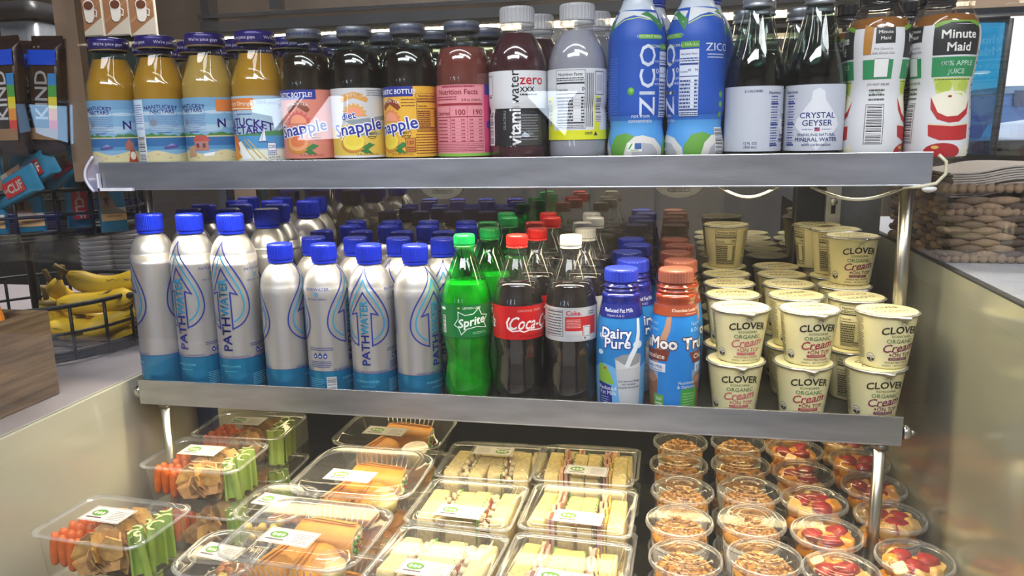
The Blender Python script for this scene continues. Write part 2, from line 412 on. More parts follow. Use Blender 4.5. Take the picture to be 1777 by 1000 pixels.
def pane(name, vs, par=case):
    b = MB(); b.add(vs, [(0, 1, 2, 3)], glassm if 'front' in name else sideglass, False); o = b.build(name, par); md = o.modifiers.new('thickness', 'SOLIDIFY'); md.thickness = .004; return o
pane('left_glass', [(XL-.006, YF, ZL), (XL-.006, YBK, ZL), (XL-.006, YBK, 1.95), (XL-.006, YF, 1.95)])
pane('right_glass', [(XR+.006, YF, ZR), (XR+.006, YBK, ZR), (XR+.006, YBK, 1.95), (XR+.006, YF, 1.95)])
pane('front_glass', [(XL-.006, YF, .70), (XR+.006, YF, .70), (XR+.006, YF, 1.95), (XL-.006, YF, 1.95)])
b = MB(); b.box(XR+.001, YF, ZR-.004, XR+.011, YBK, ZR+.002, M('black_gasket', '#23251f', .5)); b.build('gasket', case)
b = MB(); b.box(XL-.03, YF, 1.95, XR+.03, YBK, 1.99, steel_dark); b.build('canopy', case)
# rear frame, sliding doors, slotted standards
RY = .455; UY = .345; LYB = .63
rail = M('rear_rail_aluminium', '#8c8c8e', .3, .9, var=.1, scale=10)
zr = 1.592
b = MB(); b.box(XL, UY-.008, zr-.004, XR, UY+.03, zr+.012, rail); b.box(XL, UY-.014, zr+.018, XR, UY+.03, zr+.024, rail); b.build('rear_top_rail', case)
zl = at(700, 54, Y=UY-.03).z
b = MB(); b.box(XL, UY-.05, zl+.002, XR, UY-.009, zl+.011, M('led_housing', '#55524c', .5)); led_h = b.build('led_housing', case)
b = MB(); ledm = M('led_glow', '#fff3d2', .5, emit=9, var=0)
for i in range(84):
    x = .03+i*.0135; b.box(x, UY-.052, zl-.0045, x+.009, UY-.03, zl+.0015, ledm)
o = b.build('led_row', led_h, kind='stuff')

b = MB(); b.box(XL, UY-.049, zl-.004, XR, UY-.010, zl+.0015, M('led_diffuser', '#ffe9bd', .4, emit=3, var=0)); b.build('led_diffuser', led_h)
grey_in = M('inner_grey_panel', '#777a80', .4, .2)
b = MB(); b.box(XL, LYB, DZ, XR, LYB+.02, 1.0, M('dark_lower_back', '#2a2925', .5, .3)); b.build('lower_back_panel', case)
b = MB(); b.box(XL, RY+.012, 1.0, XR, RY+.03, zr+.02, M('dark_backing', '#1d1c19', .6)) if False else b.box(XL, RY-.004, .992, XR, LYB+.02, 1.012, steel_dark); b.build('rear_sill', case)
b = MB(); b.box(1.03, RY-.016, 1.012, 1.092, RY+.004, zr, M('black_door_edge', '#191b1f', .35)); b.build('door_stile', case)
b = MB(); b.box(XL, UY, 1.012, XL+.016, UY+.03, 1.95, rail); b.build('left_post', case)
b = MB(); b.box(XL+.0, .21, DZ, XL+.03, .23, .95, M('reflected_cap_blue', '#20356a', .4)); b.build('blue_cap_reflection', case)  # blue panel standing in for the reflection of the blue caps
b = MB(); b.box(.105, UY, zr+.03, .125, UY+.02, 1.95, rail); b.build('upper_mullion', case)
b = MB(); b.box(1.092, RY-.004, 1.012, XR, RY+.004, zr, grey_in); b.build('rear_grey_panel', case)
std = M('slotted_steel', '#b9b9b4', .35, .8)
px = at(1447, 345, Y=RY-.03).x
b = MB(); b.box(px-.012, RY-.030, 1.012, px+.012, RY-.018, zr, std); so = b.build('slotted_standard', case)
for i in range(12):
    b = MB(); z = 1.05+i*.05; b.box(px-.0035, RY-.0315, z, px+.0035, RY-.0295, z+.026, M('slot_dark', '#111111', .8)); b.build('slot', so)
b = MB(); b.lathe([(0, 0), (.006, 0), (.006, .004), (0, .004)], std, n=12); b.build('screw', so, loc=(px, RY-.03, 1.27), rot=(pi/2, 0, 0))
def door_glass(x0, x1, y, tint):
    b = MB(); b.add([(x0, y, 1.012), (x1, y, 1.012), (x1, y, zr), (x0, y, zr)], [(0, 1, 2, 3)], clear('smoked_door_glass', '#a9a69a', edge=.5, base=.26, rough=.0), False)
    o = b.build('rear_door', case, label='smoked sliding glass door'); md = o.modifiers.new('thickness', 'SOLIDIFY'); md.thickness = .005; return o
door_glass(XL+.016, .58, RY, 0); door_glass(.56, 1.03, RY+.012, 0)
for (x, y) in ((767, 322), (1178, 318)):
    p = at(x, y, Y=RY-.006); t = thing('oval_door_sticker', 'frosted oval sticker reading CLOSED backwards on %s rear door' % ('left' if x < 900 else 'right'), 'sticker', (p.x, p.y, p.z))
    A = Art(); A.E(0, 0, 43, 26, M('frosted_sticker', '#a9aca8', .6), 0, 32); A.S([(40*cos(a*.2), 23*sin(a*.2)) for a in range(32)], .8, '#888c88', 1, True)
    A.T('CLOSED', 0, -12, 11, '#8b8f8b', 1, bold=1, sx=-1)
    A.build('sticker_face', lambda u, v, off: Vector((u, -off, v)), parent=t)

# shelves
def shelf(name, label, y0, ztop, zfl, depth):
    t = thing(name, label, 'shelf', (0, y0, zfl))
    b = MB(); b.loft([(-.0355, .555, .0012, .0006), (.0, .555, .0012, .0006)], steel, nc=2, c=(.555, 0, ztop-zfl-.0005))
    zz = ztop-zfl
    b = MB(); b.box(0, 0, zz-.038, 1.11, .0022, zz, steel); b.box(0, 0, zz-.0395, 1.11, .014, zz-.0375, steel); b.box(0, .0, zz-.0012, 1.11, .0042, zz+.0004, M('bright_edge', '#d5d6da', .25, 1, var=0))
    lo = b.build('front_lip', t); md = lo.modifiers.new('edge', 'BEVEL'); md.width = .0006; md.segments = 2
    b = MB(); b.box(0, .002, -.006, 1.11, depth, -.0005, M('shelf_plate_steel', '#77776f', .35, .85, var=.12, scale=12)); b.build('plate', t)
    for x in (0.0, 1.108):
        b = MB(); b.box(x, .002, zz-.036, x+.002, depth, zz-.012, steel_dark); b.build('side_flange', t)
    return t
s1 = shelf('upper_shelf', 'stainless steel upper shelf with long front lip under the juice bottles', 0, 1.367, 1.3578, .30)
s2 = shelf('lower_shelf', 'stainless steel middle shelf with front lip holding sodas and yogurt', .027, 1.0305, 1.0140, .42)
lh = M('led_bar_white', '#cfc9b8', .4)
for sh, zz in ((s1, -.036+.005), (s2, -.03)):
    b = MB(); b.box(.03, .016, -.024, 1.08, .034, -.0065, lh); b.build('light_bar', sh)
# end fixings of the lower shelf: bolts
for sh, x, z, nm in ((s2, -.002, -.006, 'left'), (s2, 1.112, -.008, 'right')):
    s = -1 if x < 0 else 1
    b = MB(); b.lathe([(0, 0), (.009, 0), (.0105, .002), (.0105, .007), (.008, .010), (0, .010)], M('chrome_bolt', '#c9c9c9', .18, 1), n=20); b.lathe([(.004, .010), (.004, .016), (0, .016)], M('chrome_bolt'), n=10)
    b.build('end_bolt', sh, loc=(x, .012, z), rot=(0, s*pi/2, 0))
# upright rods
rodm = M('satin_rod', '#b8b5ab', .28, 1, var=.06)
def rod(x, y, z0, z1, lab, r=.0075):
    t = thing('support_rod', lab, 'rod', (x, y, z0)); b = MB(); b.lathe([(r, 0), (r, z1-z0)], rodm, n=18); b.build('tube', t)
    b = MB(); b.lathe([(r*1.35, z1-z0-.008), (r*1.35, z1-z0)], steel_dark, n=18); b.build('collar', t)
rod(.030, .045, DZ, .99, 'steel rod under the left end of the middle shelf')
rod(1.088, .040, DZ, .99, 'steel rod under the right end of the middle shelf')
def slant(p, q, lab, r):
    t = thing('support_rod', lab, 'rod', p); b = MB(); b.tube([(0, 0, 0), tuple(Vector(q)-Vector(p))], r, rodm, 18); b.build('tube', t)
slant((1.122, .124, 1.0145), (1.112, .100, 1.3285), 'slanting steel rod between both shelves at the yogurt end', .0085)
slant((-.026, .137, 1.0145), (-.002, .105, 1.3285), 'slanting steel rod between both shelves at the aluminum bottle end', .006)
# white plastic hooks and cables at the ends of the upper shelf
wp = M('white_plastic', '#dcdcf0', .35, sub=.1); wc = M('cream_cable', '#d4d0b4', .4)
t = thing('plastic_corner_guard', 'curled clear white plastic guard at the left end of upper shelf', 'corner guard', (0, 0, 1.33))
b = MB(); n = 14; pts = [(-.004-.017*sin(pi*i/n*.9), -.004, .046-.050*i/n) for i in range(n+1)]
b.tube(pts, .0022, wp, 6); b.build('rim', t); b = MB()
b.add([(p[0], -.003, p[2]) for p in pts]+[(.002, .006, p[2]) for p in pts], [(i, i+1, n+2+i, n+1+i) for i in range(n)], clear('milky_plastic', edge=.4, base=.1, body=.35, bodycol='#c8c8ee')); b.build('curl', t)
b = MB(); b.box(-.001, -.006, -.003, .055, -.001, .001, M('white_flange_plastic', '#e9e9f4', .3)); b.box(-.001, -.006, -.003, .002, -.001, .022, M('white_flange_plastic')); b.build('lower_flange', t)  # near-white plastic colour on the lower flange
t = thing('cable', 'cream cable looping under the right end of the upper shelf', 'cable', (1.11, 0, 1.33))
b = MB(); b.tube([(.004, -.004, .034), (.012, -.006, .026), (.0125, -.006, .012), (.004, -.004, .001), (-.012, 0, -.003), (-.03, .004, -.004)], .002, wc, 8); b.build('outer_loop', t)
b = MB(); b.tube([(-.13+.11*i/12, .02, -.004-.016*sin(pi*i/12)) for i in range(13)], .0018, wc, 8); b.build('hanging_loop', t)
b = MB(); b.tube([(-.24+.08*i/12, .06, -.004-.016*sin(pi*i/12)) for i in range(13)], .0018, wc, 8); b.build('hanging_loop', t)
b = MB(); b.lump((-.002, .0, -.006), (.009, .005, .004), M('white_clip', '#d8d8d8', .4), 3); b.build('clip', t)

# counters either side
b = MB(); b.box(-1.6, -1.2, ZL-.04, XL-.013, .75, ZL-.0005, M('grey_left_counter', '#8d878c', .4, var=.05, scale=3)); tag(b.build('left_counter'), 'grey counter top running along the left side of the case', 'counter')
b = MB(); b.box(XR+.013, -1.2, ZR-.04, 2.2, .75, ZR-.0005, M('grey_right_counter', '#aeb1b9', .35, var=.05, scale=3)); tag(b.build('right_counter'), 'pale grey counter top under the woven napkin basket', 'counter')
b = MB(); b.box(-1.6, -1.1, 0, XL-.05, .7, ZL-.04, darkwood); tag(b.build('base_cabinet'), 'dark wood base cabinet under the left counter', 'cabinet')
b = MB(); b.box(XR+.05, -1.1, 0, 2.1, .7, ZR-.04, darkwood); tag(b.build('base_cabinet'), 'dark wood base cabinet under the right counter', 'cabinet')
# brown wooden post beyond the left end of the case
p0 = at(112, 150, X=-.05)
pw = M('brown_post_wood', '#86705c', .6, var=.15, scale=14, stretch=(1, 1, .12))
b = MB(); b.box(-.1195, .090, 1.335, -.081, .105, 1.95, pw); b.build('wooden_trim_post', case, label='brown wooden post left of the juice bottles')
# glowing panes for windows behind the viewer, shaped to their reflections in the front glass
dayl = M('daylight_pane', '#dfeeff', .5, emit=9, var=0); dayb = M('daylight_pane_blue', '#9cc8f0', .5, emit=7, var=0); fr_m = M('shopfront_frame', '#3c3f44', .5)
def mirror_pane(n, pts, m):
    q = [at(x, y, Y=2*YF+3.97) for x, y in pts]; P_ = [(p.x, p.z) for p in q]
    cx, cz = sum(p[0] for p in P_)/len(P_), sum(p[1] for p in P_)/len(P_); b = MB(); k = len(P_)
    b.add([(x, -3.97, z) for x, z in P_]+[(x, -4.0, z) for x, z in P_], [tuple(range(k))]+[(i, (i+1) % k, k+(i+1) % k, k+i) for i in range(k)], m, False)
    struct('window_%d' % n, b)
    o = bpy.data.objects['window_%d' % n]; b = MB(); b.tube([(x, -3.968, z) for x, z in P_], .012, fr_m, 4, True); b.build('window_frame', o)
mirror_pane(2, [(432, 170), (525, 165), (478, 228), (470, 205), (435, 198)], dayl)
mirror_pane(3, [(569, 164), (599, 165), (598, 210), (590, 244), (512, 244)], dayl)
mirror_pane(4, [(914, 154), (1008, 154), (990, 178), (987, 230), (978, 239), (946, 206), (914, 172)], dayl)
mirror_pane(5, [(910, 224), (924, 239), (901, 240)], dayl)
mirror_pane(6, [(48, 178), (118, 182), (120, 250), (78, 240), (60, 232)], dayb)
mirror_pane(7, [(0, 178), (44, 178), (56, 230), (0, 240)], M('daylight_pane_dim', '#7fa8d0', .5, emit=3, var=0))
# ================================================================== drinks
def cap_ribbed(name, r, h, mat, parent, z, n=48, ridge=.0006, band=None, topmat=None, topart=None):
    b = MB(); fn = lambda rr, zz, a: rr+(ridge if (int(round(a/(2*pi)*n)) % 2 == 0) else 0) if .0012 < zz < h-.0018 and rr > r*.9 else rr
    b.lathe([(r*.93, 0), (r, .0012), (r, .002), (r, h-.003), (r*.985, h-.001), (r*.93, h), (r*.6, h+.0002), (0, h)], mat, n=n, cap=False, fn=fn)
    if band: b.lathe([(r*.95, -band), (r*1.01, -band), (r*1.01, -.0008), (r*.93, -.0002)], mat, n=n, cap=False)
    b.sm = [False]*len(b.sm); o = b.build(name, parent); o.location = (0, 0, z); return o
def body(parent, prof, m, name='body', n=32, fn=None, mats=None):
    b = MB(); b.lathe(prof, m, n=n, fn=fn, mats=mats); return b.build(name, parent)
glassy = clear('bottle_plastic', edge=.6, rough=.03, base=.035, body=.008)
glassg = clear('bottle_glass', tint='#f2faf6', edge=.6, rough=.02, base=.035)
def shell_and_fill(t, prof, fillz, liq, shell=None, name='liquid', n=32):
    f = interp(prof); pr = [(max(0, r-.0008), z) for r, z in prof if z < fillz]; pr = [(0, .0015)]+[(r, max(.0015, z)) for r, z in pr]+[(f(fillz)-.0009, fillz), (0, fillz)]
    b = MB(); b.lathe(prof, shell or glassy, n=n, cap=False); b.build('body', t)
    b = MB(); b.lathe(pr, liq, n=n, cap=False); b.build(name, t)

# ---- juice bottle with wide purple lid
def sea_label(kind):
    A = Art(); W = 118
    A.R(-W, 6, W, 97, '#7da9c9')
    A.R(-W, 84, W, 97, '#6f9dc2', 1)
    R_ = random.Random(4)
    for i in range(9): u = -W+i*27; A.E(u, 60+R_.uniform(-6, 10), 17, 5, '#a3c0d4', 1, 14); A.E(u+8, 77, 14, 2.6, '#b2cadb', 1, 12)
    A.R(-W, 26, W, 44, '#35699f', 1); A.R(-W, 26, W, 31, '#4f8cb8', 2)
    A.P([(-W, 44)]+[(-W+i*6, 45+4*abs(sin(i*1.3))+1.5*sin(i*.7)) for i in range(40)]+[(W, 44)], '#4e7f48', 2)
    A.R(-W, 43, W, 44.6, '#cfc79a', 3)
    A.P([(-W, 6)]+[(-W+i*8, 22+3*sin(i*.9)) for i in range(30)]+[(W, 6)], '#d2c89c', 2); A.R(-W, 6, W, 10, '#b9c085', 3)
    for k in range(14): u = -W+8+k*16; A.E(u, 17+3*sin(k*2.1), 2.2, .8, '#b79a6a', 3, 8)
    for u in (-40, 62):  # back text panels with small boat
        A.T('NANTUCKET', u+3, 86, 7.6, '#3b2a83', 4, bold=1.6, arch=.004); A.T('NECTARS', u+5, 79.5, 7.6, '#3b2a83', 4, bold=1.6)
        A.D(u-15, 52, u+25, 74, 9, '#6a78ae', 4, .3, seed=int(u)+90); A.E(u-8, 64, 5, 5, '#7b8794', 4, 12)
        A.D(u-5, 49, u+14, 51, 1, '#3b3a83', 4)
        A.P([(u+2, 30), (u+24, 32), (u+20, 28), (u+4, 26)], '#59508f', 4); A.P([(u+6, 31), (u+18, 31.8), (u+14, 35)], '#8f8ac0', 5)
    if kind == 'back':
        A.R(-82, 6, -62, 96, '#c9dcee', 3); A.D(-81, 62, -64, 90, 9, '#5a5fae', 4, .35); A.T('5¢ CRV', -72, 56, 5, '#3b4ba0', 4); A.bar(-80, 10, -64, 44, 4, True, 18)
        A.P([(0, 8), (4, 28), (10, 26), (14, 8)], '#a8483a', 4); A.E(5, 31, 3, 3, '#c89a60', 5, 10); A.E(7, 18, 4, 6, '#e4dccb', 5, 14)
        A.T('N', 3, 62, 17, '#35207c', 4, bold=2)
        A.P([(-104, 30), (-104, 56), (-112, 32)], '#f0f2f4', 4); A.P([(-102, 30), (-102, 50), (-96, 32)], '#dfe6ee', 4); A.R(-113, 27, -95, 29, '#3a4a70', 4)
        A.P([(-2, 26), (-2, 36), (3, 42), (9, 36), (9, 26)], '#a9685a', 6); A.P([(-6, 36), (3, 43), (12, 36)], '#b8574a', 7) if False else None
    if kind == 'wharf':
        A.P([(-34, 24), (-34, 38), (-14, 38), (-14, 24)], '#b07a6c', 5); A.P([(-37, 37), (-31, 45), (-16, 45), (-11, 37)], '#b5564c', 6); A.R(-31, 28, -27, 34, '#6b4038', 6); A.R(-22, 28, -18, 34, '#6b4038', 6)
        A.P([(-48, 14), (-48, 28), (-34, 32), (-32, 16)], '#b49372', 5); A.P([(-22, 20), (-6, 22), (-8, 17), (-20, 16)], '#e8ecf0', 6)
        A.R(0, 78, 30, 94, '#d07a3c', 6); A.T('N', 6, 62, 17, '#35207c', 7, bold=2)
    if kind == 'orange':
        A.R(-60, 6, 60, 97, '#a3bfd2', 3); A.R(-60, 26, 60, 44, '#4f93c6', 4); A.P([(-60, 43), (-20, 44), (10, 48), (60, 52), (60, 43)], '#4e8a5a', 5); A.R(-60, 6, 60, 24, '#dfe5d6', 4)
        A.R(-44, 78, 8, 94, '#d8803c', 5); A.T('Premium Orange', 6, 87, 8.2, '#fff1dc', 6, al='R', bold=.8); A.R(-44, 79.5, 8, 81, '#f0d8b8', 6)
        A.T('100% Juice', 12, 88, 6.4, '#5a5a9a', 6, al='L'); A.D(-22, 71, 4, 74, 1, '#4b57a0', 6)
        A.T('NANTUCKET', -14, 62, 15.5, '#3d2389', 7, bold=2, arch=.004); A.T('NECTARS', -12, 51, 14.5, '#3d2389', 7, bold=2)
        A.E(-30, 30, 11, 15, '#d8762a', 7, 24); A.P([(-44, 14), (-40, 36), (-30, 30), (-16, 14), (-30, 8)], '#e9a23c', 8); A.P([(-41, 15), (-38.5, 32), (-30, 27), (-19, 15), (-30, 10)], '#e98a1e', 9)
        for q in range(4): A.S([(-30, 14), (-40+q*6, 29-abs(q-1)*3)], .5, '#f6d58a', 10)
        A.P([(-14, 10), (-22, 34), (-16, 36), (0, 12)], '#eef0f0', 8); A.S([(-16, 36), (4, 10)], 1.2, '#d8b45a', 9); A.S([(-10, 38), (12, 12)], 1.6, '#c9a24a', 9); A.S([(-4, 38), (20, 10)], 1.2, '#d8b45a', 9)
        A.P([(15, 36), (19, 55), (20, 36)], '#eceff2', 8); A.P([(11, 36), (18, 52), (14, 35)], '#d5dde6', 8); A.R(10, 34, 22, 35.4, '#4d5a78', 9)
        A.R(22, 17, 33, 33, '#eef3f8', 8); A.S([(22, 17), (33, 17), (33, 33), (22, 33)], .6, '#35408c', 9, True); A.T('220', 27.5, 28, 6, '#35408c', 9, bold=1.5); A.D(23, 18, 32, 23, 2, '#35408c', 9)
        A.T('16 FL OZ', 22, 13, 4.4, '#3a3f80', 9, al='L'); A.T('(1 PT) 473 mL', 20, 8.6, 3.8, '#3a3f80', 9, al='L')
    return A
NP = mm([(30, 0), (35, 1.5), (37, 5), (37.2, 6), (37.2, 98), (37.2, 112), (36.8, 117), (35.6, 122), (33.2, 128), (23.6, 157), (22.8, 162), (22.6, 166), (23.4, 172)])
purple = M('purple_lid', '#2b2070', .3, .2, coat=.5)
juice = {'orange': liquid('cloudy_orange_juice', '#b98428'), 'pale': liquid('cloudy_pale_juice', '#bf9650')}
def juice_bottle(kind):
    t = thing('juice_bottle', 'x', 'bottle'); prof = NP
    shell_and_fill(t, prof, .155, juice['orange' if kind != 'wharf' else 'pale'], glassg, 'juice')
    b = MB(); b.lathe(mm([(23.5, 168), (26.5, 169), (27.4, 170), (27.6, 181), (26.6, 184), (25.5, 184.6), (22, 184.2), (0, 184.2)]), purple, n=36, cap=False)
    c = b.build('lid', t)
    A = Art(); 
    for a0 in range(0, 160, 52): A.T("We're juice guys", -60+a0, 175.5, 6, '#d9d5ee', 1)
    A.build('lid_lettering', cyl(.0277, .0276), du=4, parent=c)
    b = MB(); b.lathe(mm([(24.5, 167), (26.2, 167.5), (26.2, 169)]), M('tan_seal', '#9a8c6a', .5), n=30, cap=False); b.build('neck_ring', t)
    sea_label(kind).build('label', cyl(.0373, .0372), du=4, parent=t)
    return t
# ---- iced tea bottle
SP = mm([(28, 0), (34, 1.5), (36, 5), (36.2, 8), (36.2, 103), (36.6, 106), (36.7, 118), (36.2, 128), (34.6, 138), (31.4, 147), (27, 154.5), (23, 160), (20.8, 163), (20.2, 168), (21.8, 169.5), (21.8, 171), (20, 173)])
def sun_logo(A, u, v, s, body='#e07a4a'):
    A.P([(u+s*(1.0 if i % 2 else 1.3)*cos(pi*i/16), v+s*(1.0 if i % 2 else 1.3)*sin(pi*i/16)) for i in range(17)], body, 5)
    A.P([(u+s*.86*cos(pi*i/12), v+s*.86*sin(pi*i/12)) for i in range(13)], '#ef9d7c', 6)
def tea_label(kind):
    A = Art(); W = 115; bgc = {'peach': '#d98674', 'diet': '#cfd0d2', 'lemon': '#e6b23c', 'pink': '#dd8f98'}[kind]
    A.R(-W, 11, W, 103, bgc)
    if kind == 'diet': A.P([(-W, 11), (-W, 38), (0, 56), (W, 44), (W, 11)], '#e2c457', 1); A.R(-W, 11, W, 14, '#e8e8ea', 2); A.P([(-10, 60), (60, 68), (60, 62), (0, 55)], '#8f99a0', 2); A.P([(-10, 44), (40, 44), (40, 41), (0, 40)], '#9aa39a', 2)
    if kind == 'pink': A.R(-W, 11, W, 15, '#86b84a', 2); A.R(-W, 11, -38, 103, '#d2487c', 1); A.R(38, 15, W, 103, '#cf3f74', 1)
    if kind in ('peach', 'lemon', 'pink'): A.R(-40 if kind != 'pink' else 40, 90, 34 if kind != 'pink' else 110, 103, '#2a3590', 2); 
    if kind == 'peach': A.T('PLASTIC BOTTLE!', 0, 96.5, 8.4, '#eceef6', 3, bold=2, sx=.9)
    if kind == 'lemon': A.T('PLASTIC BOTTLE!', 8, 96.5, 8.4, '#eceef6', 3, bold=2, sx=.9)
    if kind != 'pink':
        u0 = {'peach': 8, 'diet': 4, 'lemon': 0}[kind]
        A.P([(u0-17, 76), (u0-12, 84), (u0, 88.5), (u0+12, 84), (u0+17, 76), (u0+13, 72), (u0, 80.5), (u0-13, 72)] if kind != 'diet' else [(u0-20, 88), (u0-14, 95), (u0, 98), (u0+14, 95), (u0+20, 88), (u0+17, 84), (u0, 90.5), (u0-17, 84)], {'peach': '#8c4a35', 'diet': '#dca050', 'lemon': '#8a3f28'}[kind], 4)
        A.T({'peach': 'PEACH TEA', 'diet': 'LEMON TEA', 'lemon': 'LEMON TEA'}[kind], u0, 85 if kind != 'diet' else 94.5, 6, '#f3e6d4', 5, bold=1, arch=.012 if kind != 'diet' else .007)
        sun_logo(A, u0, 58 if kind != 'diet' else 66, 14, {'peach': '#d0625c', 'diet': '#e2a95a', 'lemon': '#e08a5a'}[kind])
        A.T('Snapple', u0+4, 52, 23, '#f2f2f8', 7, bold=7, rot=9); A.T('Snapple', u0+4, 52, 23, '#2b3a9c', 8, bold=2, rot=9)
        if kind == 'diet': A.T('diet', u0-8, 67, 13, '#f2f2f8', 8, bold=7, rot=9); A.T('diet', u0-8, 67, 13, '#2b3a9c', 9, bold=2.4, rot=9)
        lem = {'peach': '#e9a070', 'diet': '#efdc5a', 'lemon': '#f0d850'}[kind]
        A.E(u0-4, 30, 17, 13, '#c98a3a', 6, 24); A.E(u0-3, 32, 15, 11, lem, 7, 24); A.E(u0-3, 34, 11, 7.5, '#e9cf48' if kind != 'peach' else '#dd7a4c', 8, 20)
        A.P([(u0+8, 24), (u0+18, 31), (u0+26, 28), (u0+16, 22)], '#3f7f46', 8); A.P([(u0+6, 20), (u0+14, 24), (u0+22, 17), (u0+12, 17)], '#357a3e', 8)
        A.S([(u0+23+7*cos(a*.5), 42+6*sin(a*.5)) for a in range(13)], .7, '#5a4a30', 8); A.T('BEST', u0+23, 43, 4.4, '#4a3a28', 8, bold=1); A.D(u0+17, 38, u0+29, 40, 1, '#4a3a28', 8)
        A.T('16 FL OZ (473 mL)', u0+16, 15.5, 4, '#5a4326', 8)
        fc = {'peach': '#8a4238', 'diet': '#7a6030', 'lemon': '#7a2f22'}[kind]
        if kind == 'lemon':
            A.facts(38, 44, 72, 94, fc, 3, cal=''); A.D(36, 14, 74, 42, 8, fc, 3, .35); A.R(22, 18, 35, 36, '#c8873a', 9); A.S([(22, 18), (35, 18), (35, 36), (22, 36)], .8, '#8a2f22', 10, True); A.T('150', 28.5, 30, 6.4, '#8a2f22', 10, bold=2); A.D(23, 19, 34, 25, 2, '#8a2f22', 10)
            A.D(18, 76, 36, 88, 3, fc, 3, .3)
        else: A.facts(-78, 20, -42, 96, fc, 3, cal='160'); A.facts(60, 20, 100, 96, fc, 3, cal='150')
        if kind == 'diet': A.D(22, 92, 52, 101, 3, '#6a6a70', 3, .35)
        A.bar(82, 30, 104, 50, 6, True) if kind == 'lemon' else None
    else:
        A.D(-22, 99, 24, 102, 1, '#a0304a', 3, .6); A.T('Nutrition Facts', 0, 94, 9.4, '#9a2a3a', 4, bold=1.6); A.D(-34, 83, 0, 89, 2, '#a0304a', 4, .45); A.T('8 fl oz (240mL)', 34, 83.5, 4.5, '#9a2a3a', 4, al='R', bold=.8)
        A.S([(-36, 30), (36, 30), (36, 102), (-36, 102)], .4, '#a0304a', 3, True); A.R(-35, 76.5, 35, 79.5, '#9a2a3a', 4)
        A.T('Calories', -34, 67, 7.2, '#9a2a3a', 4, al='L', bold=1.2); A.T('100', 11, 68, 10, '#9a2a3a', 4, al='R', bold=1.6); A.T('190', 34, 68, 10, '#9a2a3a', 4, al='R', bold=1.6); A.R(-35, 61.5, 35, 62.5, '#9a2a3a', 4)
        for i in range(7): y = 58-i*4.5; A.D(-34, y-1, -14, y+1, 1, '#a0304a', 4, .7, seed=i); A.D(-8, y-1, -3, y+1, 1, '#a0304a', 4, .7); A.D(5, y-1, 10, y+1, 1, '#a0304a', 4, .7); A.D(16, y-1, 21, y+1, 1, '#a0304a', 4, .7); A.D(29, y-1, 34, y+1, 1, '#a0304a', 4, .7); A.R(-35, y-2.2, 35, y-2, '#b0506a', 4)
        A.R(-10, 30, -9.6, 76, '#a0304a', 4); A.R(13, 30, 13.4, 76, '#a0304a', 4); A.D(-36, 17, 36, 28, 5, '#a0304a', 4, .4)
        A.T('e', 47, 54, 20, '#2b3a9c', 5, bold=3); A.T('Snapple', 90, 52, 19, '#2b3a9c', 5, bold=3, rot=9)
    return A
silverlid = M('grey_blue_lid', '#70757f', .35, .4, coat=.4)
teas = {'peach': ('#2c1d12', 'brown'), 'diet': ('#180d08', 'dark'), 'lemon': ('#1a0d08', 'dark'), 'pink': ('#7d3a34', 'pink')}
def tea_bottle(kind):
    t = thing('tea_bottle', 'x', 'bottle')
    shell_and_fill(t, SP, .151, liquid('tea_'+kind, teas[kind][0]), glassg, 'drink')
    b = MB(); b.lathe(mm([(21, 170.5), (23.2, 171), (24, 172), (24, 181), (23.4, 183.6), (22.3, 184.6), (20, 184.2), (0, 184.2)]), silverlid, n=36, cap=False); c = b.build('lid', t)
    A = Art()
    for a0 in range(3): A.T('MADE FROM THE BEST STUFF', -50+a0*50, 177, 4.6, '#2a3f8c', 1, sx=.8, bold=.8)
    A.build('lid_lettering', cyl(.0241, .024), du=4, parent=c)
    tea_label(kind).build('label', cyl(.0363, .0362), du=4, parent=t)
    return t
